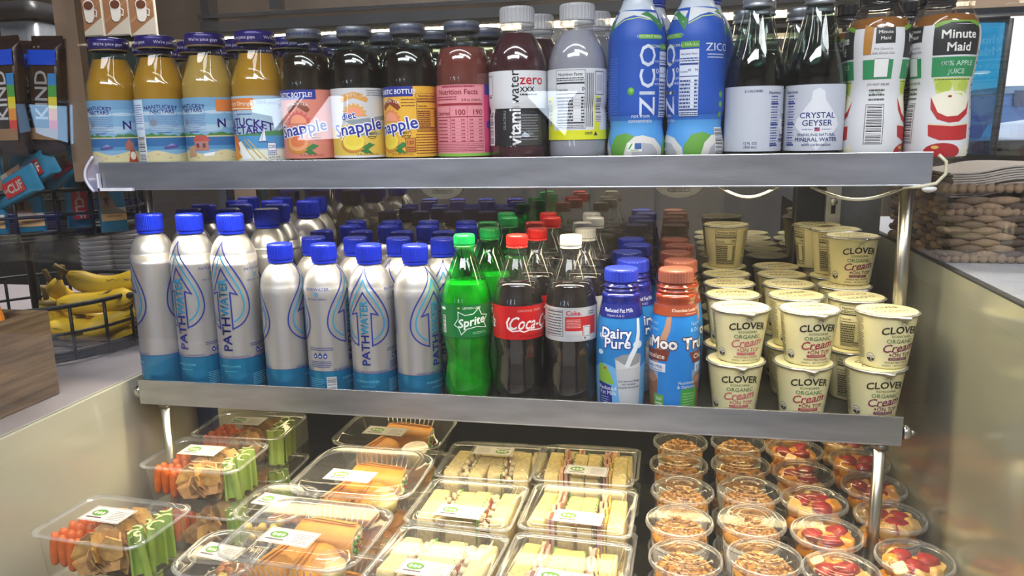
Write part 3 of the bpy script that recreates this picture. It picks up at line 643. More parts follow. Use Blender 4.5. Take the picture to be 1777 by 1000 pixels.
# ---- vitamin drink
VP = mm([(27, 0), (34, 1), (37, 5), (38, 14), (38, 24), (37.5, 32), (37.5, 62), (36.2, 68), (36.2, 70), (38, 76), (38.4, 84), (38.4, 116), (38, 124), (36, 136), (32, 147), (26, 158), (21.5, 165), (20, 169), (20, 174), (22.6, 175), (22.6, 177), (19, 178)])
def vit_bottle(kind):
    t = thing('vitamin_drink', 'x', 'bottle')
    shell_and_fill(t, VP, .166, liquid('vit_'+kind, '#3a0614' if kind == 'zero' else '#8f919c'), glassy, 'drink')
    c = cap_ribbed('cap', .0222, .0215, clear('frosted_cap', edge=.35, base=.14, body=.62, bodycol='#d4d6da', rough=.25), t, .1775, n=60, band=.003)
    A = Art(); W = 119
    if kind == 'zero':
        A.R(-W, 24, W, 118, '#d6d8dc'); A.R(-W, 24, W, 71, '#17181c', 1); A.R(-50, 24, -30, 118, '#d6d8dc', 2)
        A.T('vitamin', 1.5, 52, 22.5, '#eceef0', 5, rot=90, bold=2.2, sx=.86); A.T('water', 1.5, 97, 18, '#1a1a1e', 5, rot=90, bold=.4, sx=1.0)
        A.T('zero', 9, 107, 18, '#c8283c', 4, al='L', bold=1.4); A.T('XXX', 9, 94.5, 9, '#1a1a1e', 4, al='L', bold=1.6); A.D(9, 86, 32, 90, 1, '#444450', 4)
        A.R(-46, 88, -32, 112, '#e2e4e6', 3); A.S([(-46, 88), (-32, 88), (-32, 112), (-46, 112)], .7, '#2a2a30', 4, True); A.D(-44, 84, -34, 87, 1, '#333340', 4)
        A.bar(-45, 36, -32, 68, 3, True, 22); A.D(-44, 26, -32, 34, 3, '#33333c', 4); A.T('GLACEAU', -12, 56, 5.5, '#9a9ca4', 4, rot=90)
        A.D(8, 30, 34, 64, 10, '#7c7e84', 3, .4); A.P([(5, 62), (40, 62), (40, 24), (5, 24)], '#3a3a36', 2); A.facts(60, 30, 95, 110, '#2a2a30', 3, bgc='#d6d8dc', cal='0')
    else:
        A.R(-W, 30, W, 118, '#cfd2d8'); A.R(-W, 30, W, 42, '#d4d81e', 1); A.R(-48, 42, -30, 84, '#d4d81e', 1); A.R(27, 42, 36, 84, '#d4d81e', 1)
        A.facts(-24, 44, 14, 116, '#1e1e24', 3, bgc='#d4d7dc', cal='0')
        for i in range(4): A.R(16+i*2.6, 46, 17+i*2.6, 112, '#33343c', 3)
        A.bar(28.5, 52, 39, 82, 3, True, 20); A.S([(28, 86), (42, 86), (42, 114), (28, 114)], .7, '#2a2a30', 4, True); A.R(30, 90, 40, 110, '#b4b7bd', 3)
        A.D(14, 36, 24, 40, 2, '#33343c', 4); A.P([(26, 35), (32, 35), (29, 40.5)], '#33343c', 4)
        A.bar(-46, 48, -34, 80, 3, True, 18); A.T('vitamin', 86, 66, 18, '#1e1e24', 5, rot=90, bold=1.6, sx=.75); A.T('water', 86, 100, 15, '#1e1e24', 5, rot=90, sx=.8)
    A.build('label', cyl(interp(VP), .0378), du=4, dv=[62, 68, 70, 76, 84, 116, 32], parent=t)
    return t
# ---- coconut water in a blue sleeve
ZP = mm(smooth([(26, 0), (34, 4), (36.5, 14), (36, 26), (34, 38), (32.8, 46), (34, 54), (35.8, 62), (36, 80), (36, 130), (36.2, 136), (35.8, 142), (36.2, 150), (34.5, 162), (30.5, 174), (25.5, 184), (21, 192), (19, 197)], 2))
def coco_bottle():
    t = thing('coconut_water_bottle', 'x', 'bottle')
    b = MB(); b.lathe(ZP+mm([(18.5, 204), (0, 204)]), M('white_bottle_neck', '#c9d3df', .3, coat=.4), n=36); b.build('body', t)
    cap_ribbed('cap', .0195, .016, M('blue_cap', '#1d3fa8', .35), t, .2035, band=.003)
    A = Art(); W = 113; f = interp(ZP)
    A.R(-W, 2, W, 186, '#1b4fae'); A.R(-W, 2, W, 52, '#4e97d6', 1); A.R(-W, 52, W, 58, '#2f6cc4', 1)
    for u0 in (-75, 0, 75):
        A.P([(u0-20, 3), (u0-18, 22), (u0-8, 32), (u0+6, 34), (u0+22, 30), (u0+34, 18), (u0+36, 3)], '#d4d2cc', 3); A.P([(u0-10, 3), (u0-6, 18), (u0+4, 25), (u0+18, 23), (u0+26, 14), (u0+28, 3)], '#a9abb3', 4)
        A.P([(u0-38, 3), (u0-39, 20), (u0-30, 34), (u0-16, 37), (u0-4, 33), (u0-14, 24), (u0-20, 3)], '#5f9a3c', 5)
        A.P([(u0-38, 168), (u0-22, 176), (u0-8, 179), (u0+8, 176), (u0+30, 168), (u0+34, 182), (u0-38, 186)], '#cfd4d6', 3); A.P([(u0+2, 180), (u0+16, 176), (u0+34, 158), (u0+36, 172), (u0+14, 184)], '#3c7f45', 4)
        A.S([(u0-38, 166), (u0-20, 174), (u0, 176), (u0+14, 173)], 1.2, '#b8cf7a', 4)
    A.R(0, 150, 30, 155.5, '#6aa83a', 4); A.T('COCONUT WATER', 15, 153, 4, '#e6f2d8', 5, bold=.8)
    A.T('ZICO', 11, 101, 29, '#d4dcec', 5, rot=90, bold=.9, sx=1.25); A.E(-9.5, 88, 4.4, 4.8, '#4f9a3c', 6, 18); A.E(-9, 89, 2.5, 2.6, '#86c05a', 7, 12)
    A.T('not from', 3, 58, 6.6, '#dce4f2', 6, bold=1.2); A.T('concentrate', 3, 52, 6.6, '#dce4f2', 6, bold=1.2)
    A.T('natural', 21, 124, 5, '#bccbe8', 5, al='L'); A.T('100%', 20, 112, 9, '#d4dcec', 5, al='L', bold=.6); A.T('coconut', 20.5, 103, 6, '#bccbe8', 5, al='L'); A.T('water', 20.5, 97, 6, '#bccbe8', 5, al='L')
    A.R(-13, 14, 5, 25, '#e4eadf', 6); A.R(-4, 17, 4.5, 24.5, '#3b5c9c', 7); A.P([(-12, 17), (-8, 24), (-6, 24), (-10, 17)], '#4a9a3c', 7); A.T('VERIFIED', -4, 15.6, 2.8, '#2e6a34', 7)
    A.T('14 FL OZ', 16, 7, 4.5, '#2a3a7c', 6, bold=.8)
    A.T('ZICO', 68+10, 138, 13, '#d4dcec', 5, sx=1.2, bold=.6); A.D(62, 124, 88, 131, 2, '#b8c8e8', 5, .4); A.D(-44, 60, -28, 130, 22, '#3f74cc', 5, .35)
    # nutrition side
    A.R(22+8, 138, 52, 145, '#5c9a3a', 6); A.T('COCONUT WATER', 51, 141.5, 4.8, '#dcecc8', 7, al='R', bold=.6)
    A.facts(28, 56, 52, 136, '#27407f', 7, bgc='#cfd8e8', cal='45', cal2='90')
    for k, y in enumerate((58, 70, 82)): A.E(84, y, 3.4, 3.8, '#5c9a4c', 7, 14)
    A.bar(76, 4, 94, 42, 8, True, 22)
    A.build('sleeve', cyl(f, .036), du=4, dv=5, parent=t)
    return t
# ---- sparkling mineral water, clear bottle, long neck
CP = mm(smooth([(26, 0), (31, 2), (34, 8), (34.8, 16), (34.8, 90), (34.4, 100), (33, 112), (30, 126), (25.5, 142), (20.5, 160), (17, 174), (15.4, 184)], 2))
def mineral_bottle():
    t = thing('mineral_water_bottle', 'x', 'bottle')
    shell_and_fill(t, CP+mm([(15, 190)]), .128, clear('still_water', tint='#8fa49c', edge=.45, base=.08, rough=.02), clear('mineral_plastic', tint='#d8e2de', edge=.9, base=.06, rough=.02), 'water')
    b = MB(); b.lathe(mm([(15.3, 184), (17.5, 184.6), (17.5, 187), (16.4, 188), (16.4, 189.5), (17, 190), (17, 201), (16, 203), (0, 203)]), M('silver_cap', '#a9aeb6', .3, .6), n=40, cap=False, fn=lambda r, z, a: r+(.0005 if int(round(a/(2*pi)*40)) % 2 and .190 < z < .2015 else 0)); b.build('cap', t)
    A = Art(); W = 109
    A.R(-W, 12, W, 90, '#bcc1cc'); 
    for u0 in (0,):
        A.P([(u0-27, 42), (u0-24, 50), (u0-14, 64), (u0-8, 72), (u0-7, 82), (u0, 86), (u0+7, 82), (u0+8, 72), (u0+14, 64), (u0+24, 50), (u0+27, 42), (u0, 12)], '#d8dbe2', 2)
        A.T('CRYSTAL', u0, 54, 9.6, '#2c3a80', 4, bold=1.4, sx=1.05); A.T('GEYSER', u0, 45, 9.6, '#2c3a80', 4, bold=1.4, sx=1.08)
        A.D(u0-17, 36.5, u0-5, 38, 1, '#4a5290', 4); A.R(u0-3, 35, u0+3, 39.5, '#b04a5c', 4); A.R(u0-3, 37.4, u0, 39.5, '#2c3a80', 5); A.D(u0+5, 36.5, u0+17, 38, 1, '#4a5290', 4)
        A.T('SPARKLING NATURAL', u0, 31, 4.6, '#2c3a80', 4, bold=1); A.T('MINERAL WATER', u0, 25.4, 6.6, '#2c3a80', 4, bold=1.6); A.T('with carbonation', u0, 19.4, 5, '#2c3a80', 4, bold=.6)
    A.T('0 CALORIES', -62, 84, 4, '#2c3a80', 4, bold=.8); A.T('12 FL OZ', -64, 22, 4.2, '#2c3a80', 4, bold=.8); A.T('(355 mL)', -64, 17.5, 4.2, '#2c3a80', 4, bold=.8)
    A.R(-31, 14, -29, 88, '#c4c8d2', 3); A.T('Nutrition', -34, 82, 5, '#2c3a80', 4, bold=1.2, rot=0); 
    for i in range(10): A.R(-40, 18+i*6.2, -28, 18.6+i*6.2+(1.5 if i % 4 == 0 else 0), '#2c3a80', 4); A.D(-40, 20+i*6.2, -29, 23+i*6.2, 1, '#3a4690', 4)
    A.D(60, 40, 90, 84, 8, '#3a4690', 3, .4); A.bar(62, 16, 86, 34, 3)
    A.build('label', cyl(interp(CP), .0349), du=4, parent=t)
    return t
# ---- apple juice, square-shouldered bottle with printed sleeve
MP = mm(smooth([(28, 0), (33, 3), (34.5, 10), (34.5, 40), (33.2, 60), (31.8, 74), (32, 84), (33.5, 96), (35, 108), (36.5, 124), (37, 140), (35.5, 152), (31, 164), (25, 174), (21, 180), (20, 186)], 2))
def sq(k=.10): return lambda r, z, a: r*(1+k*(cos(4*a)*.5-.5)*-1*.55)
def apple_bottle():
    t = thing('apple_juice_bottle', 'x', 'bottle'); f = interp(MP)
    b = MB(); b.lathe(MP, clear('bottle_plastic'), n=32, cap=False); b.build('body', t)
    pr = [(0, .0015)]+[(r-.0008, max(z, .0015)) for r, z in MP if z < .168]+[(0, .168)]
    b = MB(); b.lathe(pr, liquid('apple_juice', '#8c5a22'), n=32, cap=False); b.build('juice', t)
    cap_ribbed('cap', .0212, .016, M('black_cap', '#1c1c20', .4), t, .1875, band=.003)
    A = Art(); W = 108
    A.R(-W, 3, W, 152, '#d5d6d8')
    for u0 in (-54, 54):
        A.P([(u0-26, 118), (u0-26, 150), (u0-10, 156), (u0+10, 156), (u0+26, 150), (u0+26, 118)], '#2a2b2c', 2)
        A.P([(u0-26, 148), (u0-26, 153), (u0-10, 159), (u0+10, 159), (u0+26, 153), (u0+26, 148), (u0+10, 154), (u0-10, 154)], '#6f9f34', 3)
        A.T('Minute', u0, 141, 13.5, '#e6e4de', 4, bold=2.2); A.T('Maid', u0, 127, 13.5, '#e6e4de', 4, bold=2.2)
        A.R(u0-26, 94, u0+26, 116, '#2f8a56', 2); A.T('100% APPLE', u0, 109, 7.8, '#cfe6d8', 4, bold=.5); A.T('JUICE', u0, 100, 7.8, '#cfe6d8', 4, bold=.5)
        A.D(u0-22, 90, u0+22, 92, 1, '#4a5a40', 3)
        A.P([(u0-24, 93), (u0-20, 76), (u0-8, 68), (u0-2, 84), (u0+4, 70), (u0+18, 74), (u0+22, 93)], '#c2cf6a', 1); A.E(u0-12, 84, 9, 7, '#aebf4a', 2, 16); A.E(u0+12, 84, 8, 6, '#b4c454', 2, 16)
        A.P([(u0-24, 72), (u0-20, 52), (u0-8, 44), (u0+10, 45), (u0+22, 58), (u0+25, 72), (u0+10, 78), (u0-10, 78)], '#e4dfc9', 2); A.E(u0-4, 72, 2.4, 1.4, '#8c2f22', 4, 10)
        A.P([(u0-25, 72), (u0-24, 58), (u0-16, 46), (u0-4, 42), (u0+8, 43), (u0+20, 52), (u0+25, 70), (u0+18, 58), (u0+6, 50), (u0-6, 49), (u0-16, 54)], '#b02a2c', 3)
        A.P([(u0-25, 40), (u0-24, 27), (u0-12, 22), (u0+12, 22), (u0+22, 24), (u0+22, 40)], '#b3282a', 3); A.P([(u0-25, 40), (u0, 38), (u0+22, 40), (u0+22, 41.5), (u0, 40), (u0-25, 41.5)], '#d8cfae', 4)
        A.E(u0-8, 9, 20, 10, '#a82228', 4, 20); A.E(u0-16, 14, 4, 2, '#c8b04a', 5, 10); A.P([(u0+14, 3), (u0+18, 14), (u0+28, 18), (u0+34, 3)], '#e2dcc2', 4)
    A.R(-16, 122, 16, 150, '#d5d6d8', 5); A.P([(-16, 122), (-16, 156), (-6, 152), (-8, 122)], '#b07c36', 6)
    A.R(-4, 134, 16, 152, '#2a2b2c', 6); A.T('Minute', 6, 147, 5.4, '#e6e4de', 7, bold=1); A.T('Maid', 6, 140, 5.4, '#e6e4de', 7, bold=1); A.T('Put Good In.', 5, 128, 3.8, '#55504a', 6); A.T('Get Good Out.', 5, 123.5, 3.8, '#55504a', 6); A.R(-16, 94, 16, 116, '#2f8a56', 6); A.R(-4, 96, 11, 117, '#e2e4e0', 7); A.S([(-4, 96), (11, 96), (11, 117), (-4, 117)], .4, '#444444', 8, True)
    A.T('DO NOT REUSE', 2, 88, 3.6, '#444444', 6); A.T('CA CRV', 0, 78, 4, '#4a8a5a', 6); A.D(-8, 68, 10, 84, 3, '#555555', 6, .4); A.bar(-9, 20, 9, 64, 7, True, 24); A.S([(-10, 19), (10, 19), (10, 65), (-10, 65)], .5, '#3a3a3a', 8, True)
    A.R(82, 6, 106, 150, '#dadcda', 5); A.T('Nutrition', 94, 122, 6, '#2a2a2a', 6, bold=1.2)
    for i in range(22): A.R(83, 8+i*5, 105, 8.5+i*5+(2 if i % 5 == 0 else 0), '#3c3c3c', 6); A.D(84, 10+i*5, 103, 12+i*5, 1, '#3c3c3c', 6, .7, seed=i)
    A.build('sleeve', cyl(f, .0345), du=4, dv=6, clip=(-W, 3, W, 156), parent=t)
    return t
# ---- aluminium water bottle
def alu_bottle(big):
    k = 1.0 if not big else 1.0
    R0 = 33.5 if not big else 34.3; H = 207 if not big else 250  # shoulder end
    S_ = 198 if not big else 241
    prof = mm(smooth([(R0-5, 0), (R0-1, 2), (R0, 6), (R0, 60), (R0, S_-46), (R0-.6, S_-34), (R0-3, S_-22), (R0-8, S_-11), (R0-14, S_-3.5), (R0-17.5, S_), (R0-18.2, S_+4)], 2))
    t = thing('aluminum_water_bottle', 'x', 'bottle'); f = interp(prof)
    al = M('brushed_aluminium', '#c6c6ca', .34, .75, var=.03, scale=20)
    body(t, prof, al, n=40)
    c = cap_ribbed('cap', .0182 if not big else .0192, .0245 if not big else .026, M('royal_blue_cap', '#0c26b4', .36, var=.04, coat=.1), t, S_/1000+.005, n=96, band=.0035, ridge=.0008)
    A = Art(); W = R0*pi; teal = M('teal_anodised', '#1f7fae', .25, .55, var=.05, scale=20); db = '#1a2a8a'; lb = '#1f88b4'
    A.R(-W, 3, W, 38 if not big else 52, teal, 6); A.R(-W, 38 if not big else 52, W, 38.7 if not big else 52.8, db, 7)
    y0 = 0 if not big else 16; q = 1 if not big else 1.16
    def drop(c0, hw, top, mid, bot):
        L = []
        for i in range(33):
            a = -pi/2+2*pi*i/32*.5
        pts = []
        for i in range(13):  # right side from the tip down to the bottom
            s = i/12
            pts.append((hw*(s**1.25)*(1.0) if s < 1 else hw, top-(top-mid)*s))
        pts = [(hw*(.45*sin(pi/2*s)+.55*(.5-.5*cos(pi*s))), top-(top-mid)*s) for s in [i/14 for i in range(15)]]
        lower = [(hw*cos(a), mid-(mid-bot)*sin(a)) for a in [pi/2*i/10 for i in range(1, 11)]]
        return [(c0-x, y) for x, y in reversed(lower[:-1])]+[], pts, lower
    for c0 in (0, W):
        cs = (c0,) if c0 == 0 else (c0, -c0)
        for cc in cs:
            for hw, top, mid, bot, col, wd in ((38, 196, 112, 80, db, 2.0), (30, 180, 114, 88, lb, 2.0)):
                _, up, lo = drop(cc, hw, top, mid, bot)
                for sgn in (1, -1):
                    pts = [(cc+sgn*x, (y)*q+y0*.35) for x, y in up+lo if abs(x) > 11 or y > 120]
                    A.S(pts, wd, col, 2)
            ar = [(-11, 80), (-11, 130), (-21, 127), (0, 161), (21, 127), (11, 130), (11, 80)]
            A.S([(cc+x, y*q+y0*.35) for x, y in ar], 2.0, db, 3)
            A.T('PATH', cc, 74*q+y0*.35, 17.5*q, db, 4, rot=90, bold=2, w=45*q); A.T('WATER', cc, 123*q+y0*.35, 17.5*q, lb, 4, rot=90, bold=2, w=50*q)
    for c1 in (W/2,):
        A.T('PATHWATER', c1, 164*q, 6, db, 3, sx=1.1); A.E(c1, 156*q, 3, 3.4, '#5a8aa8', 3, 14); A.T('REFILL NOT LANDFILL', c1, 149*q, 3.2, db, 3)
        A.D(c1-20, 70, c1+20, 76, 2, '#44508c', 3, .4)
        for k_ in (-8, 0, 8): A.E(c1+k_, 62, 3, 3.4, db, 3, 14); A.P([(c1+k_-2.4, 63.5), (c1+k_, 68), (c1+k_+2.4, 63.5)], db, 3); A.E(c1+k_, 62, 1.5, 1.5, '#c8ccd8', 4, 8)
        A.D(c1-16, 44, c1+16, 55, 4, '#44508c', 3, .4); A.bar(c1+8, 6, c1+22, 30, 9, True, 16); A.D(c1-20, 8, c1+4, 28, 7, '#5fb0cc', 9, .3)
    yb = 41 if not big else 55.5
    for c1 in (0, W*.97, -W*.97): A.T('100% RECYCLABLE ALUMINUM BOTTLE', c1, yb, 3.6, db, 3); A.T('PURIFIED WATER', c1, yb-15, 4.6, '#58b4cc', 9); A.D(c1-10, yb-24, c1+12, yb-22, 1, '#4aa6c2', 9)
    A.build('print', cyl(f, R0/1000), du=4, dv=[2, 4, 6]+[v for v in range(S_-50, S_+4, 4)], clip=(-W, 0, W, S_-1), parent=t)
    return t
# ---- contour soda bottles
KP = mm(smooth([(22, 0), (31, 1.5), (35.5, 8), (36.3, 20), (35.5, 34), (33.2, 50), (32.2, 62), (33, 74), (35, 86), (36, 96), (36, 100)], 2))+mm(smooth([(36.2, 102), (36.2, 144), (36, 150), (34.5, 160), (31, 173), (26, 187), (20, 202), (15.5, 212), (13.6, 219), (13.4, 224)], 2))
def feet(r, z, a): return r*(1-(.10 if z < .012 else .05*max(0, (.03-z)/.02) if z < .03 else 0)*(.5+.5*cos(5*a)))+(.0008*cos(10*a) if .03 < z < .09 else 0)
def soda_bottle(kind):
    t = thing('soda_bottle', 'x', 'bottle')
    if kind == 'green':
        sh = clear('green_plastic', tint='#6fe08e', edge=.7, base=.06, rough=.03)
        lq = M('green_soda', '#0fae34', .15, var=.35, scale=35, coat=.5, sub=.6)
    else: sh = glassy; lq = M('cola', '#0c0504', .06, coat=.9, var=.2)
    b = MB(); b.lathe(KP+mm([(16, 225), (16, 227), (13, 228)]), sh, n=40, cap=False, fn=feet); b.build('body', t)
    fz = .178 if kind != 'green' else .176; f = interp(KP)
    pr = [(0, .003)]+[(r-.001, max(z, .003)) for r, z in KP if z < fz]+[(f(fz)-.001, fz), (0, fz)]
    b = MB(); b.lathe(pr, lq, n=40, cap=False, fn=feet); b.build('soda', t)
    cc = {'green': '#12a050', 'red': '#d8201c', 'grey': '#c3c4c0'}[kind]
    cap_ribbed('cap', .0150, .0145, M('cap_'+kind, cc, .35, coat=.2), t, .2285, n=60, band=.003, ridge=.0005)
    A = Art(); W = 114
    if kind == 'green':
        A.R(-W, 99, W, 147, M('green_label', '#0b6e34', .3, var=.04, coat=.3))
        for u0 in (14, -86):
            A.S([(u0-24, 118), (u0-18, 114), (u0-14, 104), (u0-6, 112), (u0+8, 115), (u0+24, 112), (u0+20, 120), (u0+26, 130), (u0+16, 132), (u0+12, 142), (u0+4, 134), (u0-8, 132), (u0-18, 137), (u0-18, 127)], 1.2, '#cfe6d6', 2, True)
            A.T('Sprite', u0+1, 123, 17, '#dfeee4', 3, rot=10, bold=2.6, shear=.25); A.T('LEMON-LIME', u0+2, 142.5, 4.6, '#d4e6d2', 3, bold=1); A.E(u0-17, 142.6, 2, 1.2, '#c8c840', 3, 8); A.D(u0+2, 104, u0+24, 108, 2, '#8ac49c', 3, .4)
        A.bar(-33, 104, -26, 130, 2, True, 14); A.R(-36, 138, -26, 142, '#d8e4da', 2); A.D(-60, 102, -40, 142, 10, '#7ab890', 2, .35)
    elif kind == 'red':
        A.R(-W, 99, W, 147, M('red_label', '#b8121a', .3, var=.04, coat=.3))
        for u0 in (16, -90):
            A.T('Coca-Cola', u0-24, 123, 26, '#e9dfe0', 3, bold=1.2, shear=.42, sx=.72, al='L'); A.S([(u0-26, 114), (u0-20, 111), (u0-10, 112.5), (u0-4, 110), (u0+4, 112.5), (u0+24, 111), (u0+34, 113)], 1.8, '#e9dfe0', 3)
            A.S([(u0-24, 131), (u0-28, 124), (u0-27, 116), (u0-20, 113)], 2.6, '#e9dfe0', 3)
            A.T('ORIGINAL TASTE', u0+6, 140.5, 4.8, '#d8b0ae', 3, bold=.6); A.T('20 FL OZ (1.25 PT) 591 mL', u0+12, 104, 4, '#5c0c10', 3, bold=.6)
        A.E(-36, 120, 3, 3, '#d8696c', 2, 14); A.E(-36, 120, 2, 2, '#b8121a', 3, 12); A.D(-30, 108, -27, 132, 12, '#8c2a2e', 2, .4)
    else:
        A.R(-W, 99, W, 147, M('silver_label', '#b4b6be', .35, .15, var=.04, coat=.3))
        A.R(-4, 108, 44, 134, '#b02226', 1); A.R(-4, 108, 20, 114, '#b4b6be', 2); A.T('Coke.', 8, 139.5, 9, '#b02226', 3, bold=2.4, shear=.1); A.D(-2, 118, 18, 131, 6, '#e0a0a0', 3, .45); A.D(30, 136, 40, 142, 2, '#55565e', 3)
        A.R(21, 101, 33, 121, '#c9cbd0', 4); A.S([(22, 106), (32, 106), (32, 119), (22, 119)], .6, '#2a3048', 5, True); A.E(24, 103.5, 1.4, 1.4, '#2a3048', 5, 10)
        A.S([(-36, 106), (-7, 106), (-7, 143), (-36, 143)], .5, '#1e2026', 2, True); A.R(-34, 140, -8, 141.4, '#1e2026', 3)
        for i in range(8): A.D(-34, 108+i*3.9, -9, 110+i*3.9, 1, '#2a2c34', 3, .7, seed=i)
        A.T('diet', -80, 138, 7, '#33343c', 3); A.T('Coke', -80, 122, 20, '#b02226', 3, bold=2.6, shear=.2); A.R(60, 103, 100, 143, '#b02226', 1); A.T('ZERO SUGAR', 80, 139, 5, '#e6e6e8', 3, bold=1)
    A.build('label', cyl(.0364, .0362), du=4, parent=t)
    return t
# ---- milk bottles
DP = mm(smooth([(26, 0), (31, 2), (32.5, 8), (33.4, 30), (34, 60), (34, 92), (32.5, 116), (29.5, 138), (27, 150), (26.3, 156), (27, 160), (26.5, 164), (22.5, 167)], 2))
NK = mm([(22.5, 167), (24.4, 168), (24.4, 170), (22.2, 171), (22.2, 173.5), (24.2, 174), (24.2, 175.5), (21.5, 176.5), (21.5, 180)])
def milk_bottle(kind):
    t = thing('milk_bottle', 'x', 'bottle'); f = interp(DP)
    neckc = M('dark_blue_sleeve', '#121f7c', .22, coat=.7) if kind == 'white' else M('brown_sleeve', '#8a3416', .2, coat=.8)
    b = MB(); b.lathe(DP+NK, neckc, n=36); b.build('body', t)
    cap_ribbed('cap', .0232, .0185, M('blue_milk_cap', '#2136b4', .4, coat=.2) if kind == 'white' else M('brown_milk_cap', '#84493a', .42, coat=.15), t, .1802, n=72, band=None, ridge=.0005)
    A = Art(); W = 107
    if kind == 'white':
        A.R(-W, 3, W, 134, '#1f78c0'); 
        A.P([(-W, 3), (-W, 62)]+[(-W+i*12, 62+7*sin(i*1.1)) for i in range(1, 18)]+[(W, 62), (W, 3)], '#69a6d8', 1)
        for c0 in (0, -95, 95):
            for (x, y, r) in ((-26, 108, 7), (-14, 103, 4), (26, 96, 8), (-30, 84, 5)): A.E(c0+x, y, r, r*.7, '#c9dcee', 1, 14)
            A.P([(c0-33, 40), (c0-33, 68), (c0-20, 66), (c0-12, 52), (c0-8, 40)], '#7fae3c', 2); A.E(c0-22, 62, 3, 1.6, '#b03c3c', 3, 8)
            A.P([(c0-33, 3), (c0-33, 42), (c0-12, 38), (c0-10, 3)], '#16267c', 3); A.T('Reduced', c0-32, 34, 8, '#dfe6f4', 4, al='L', bold=.8); A.T('Fat Milk', c0-30, 27, 8, '#dfe6f4', 4, al='L', bold=.8); A.D(c0-30, 8, c0-16, 22, 4, '#8ea0d0', 4, .4)
            A.P([(c0-7, 78), (c0+31, 82), (c0+29, 3), (c0+1, 3)], '#b9bcc2', 4); A.P([(c0-7, 78), (c0+3, 83), (c0+20, 85), (c0+31, 82), (c0+28, 68), (c0+12, 62), (c0-2, 68)], '#8d9096', 5); A.P([(c0-5, 76), (c0+4, 70), (c0+14, 66), (c0+28, 70), (c0+29, 64), (c0-4, 62)], '#c8cace', 6)
            A.P([(c0+6, 66), (c0+12, 82), (c0+20, 96), (c0+24, 112), (c0+26, 132), (c0+31, 132), (c0+30, 110), (c0+26, 92), (c0+17, 76), (c0+12, 64)], '#d4dbe4', 7)
            A.T('Our Farmers Pledge', c0+13, 45, 3.8, '#26386c', 7, bold=1.2); A.T('NO Artificial', c0+13, 40.5, 3.8, '#26386c', 7, bold=1.2); A.T('Growth Hormones*', c0+13, 36, 3.8, '#26386c', 7, bold=1.2)
            A.T('Dairy', c0-6, 113, 20, '#1c2c86', 8, bold=8); A.T('Dairy', c0-6, 113, 20, '#e2e8f2', 9, bold=2.6); A.T('Pure', c0-4, 99, 20, '#1c2c86', 8, bold=8); A.T('Pure', c0-4, 99, 20, '#e2e8f2', 9, bold=2.6)
        for c0 in (0, -95, 95): A.R(c0-36, 133, c0+36, 152, '#141f78', 5); A.T('Reduced Fat Milk', c0-3, 144, 7.6, '#d6dcf2', 6, bold=.9, sx=.9); A.T('Vitamin A & D', c0-8, 137, 4.6, '#c0c8e8', 6, bold=.5)
    else:
        A.R(-W, 3, W, 152, '#1c78c8'); br = '#a8806c'
        for c0 in (-22, 60, -104, 22+120):
            A.P([(c0+2, 60), (c0+12, 92), (c0+24, 120), (c0+30, 150), (c0+36, 150), (c0+33, 118), (c0+22, 88), (c0+10, 56)], br, 2)
            A.P([(c0-14, 46), (c0+16, 50), (c0+14, 3), (c0-10, 3)], '#86583c', 3); A.E(c0, 50, 15, 8, '#9c735c', 4, 18); A.P([(c0-16, 42), (c0-17, 62), (c0+17, 66), (c0+17, 46)], '#7f9dc0', 2); A.E(c0-2, 49, 9, 4, '#b08870', 5, 14)
            A.T('TruMoo', c0+6, 101, 22, '#4a2418', 6, bold=8); A.T('TruMoo', c0+6, 101, 22, '#dfe0e4', 7, bold=3); A.P([(c0-22, 88), (c0+34, 92), (c0+30, 76), (c0-16, 73)], '#6e3024', 6); A.T('Chocolate', c0+6, 82, 10, '#eadfd8', 8, bold=1); A.R(c0-12, 60, c0+28, 72, '#cdd6e8', 7); A.T('Lowfat Milk', c0+8, 67, 7, '#24407c', 8, bold=1.2); A.D(c0-8, 61, c0+24, 63, 1, '#24407c', 8)
            A.T('Nutritious', c0-2, 127, 7.5, '#9cc8ec', 6, bold=.6); A.T('& Delicious', c0-2, 119, 7.5, '#9cc8ec', 6, bold=.6)
        A.R(27, 3, 54, 37, '#3f8f3c', 7); A.D(30, 8, 50, 32, 6, '#8cc07c', 8, .3); A.T('Nutritious', 36, 46, 6, '#e0e4ea', 8, bold=1); A.T('& Delicious', 36, 40, 6, '#e0e4ea', 8, bold=1)
        A.R(-12, 11, 4, 27, '#5a9c4c', 7); A.T('260', -4, 21, 7, '#d6ecd0', 8, bold=1.4); A.D(-10, 12, 2, 16, 1, '#d6ecd0', 8)
        for c0 in (-60, 40): A.R(c0-50, 138, c0+50, 152, '#8a3c20', 9); A.T('Chocolate Lowfat Milk', c0, 146, 6, '#e4d4c8', 10, bold=1); A.D(c0-6, 140, c0+16, 142, 1, '#c8a898', 10)
    A.build('sleeve', cyl(f, .0336), du=4, dv=6, clip=(-W, 3, W, 152), parent=t)
    return t
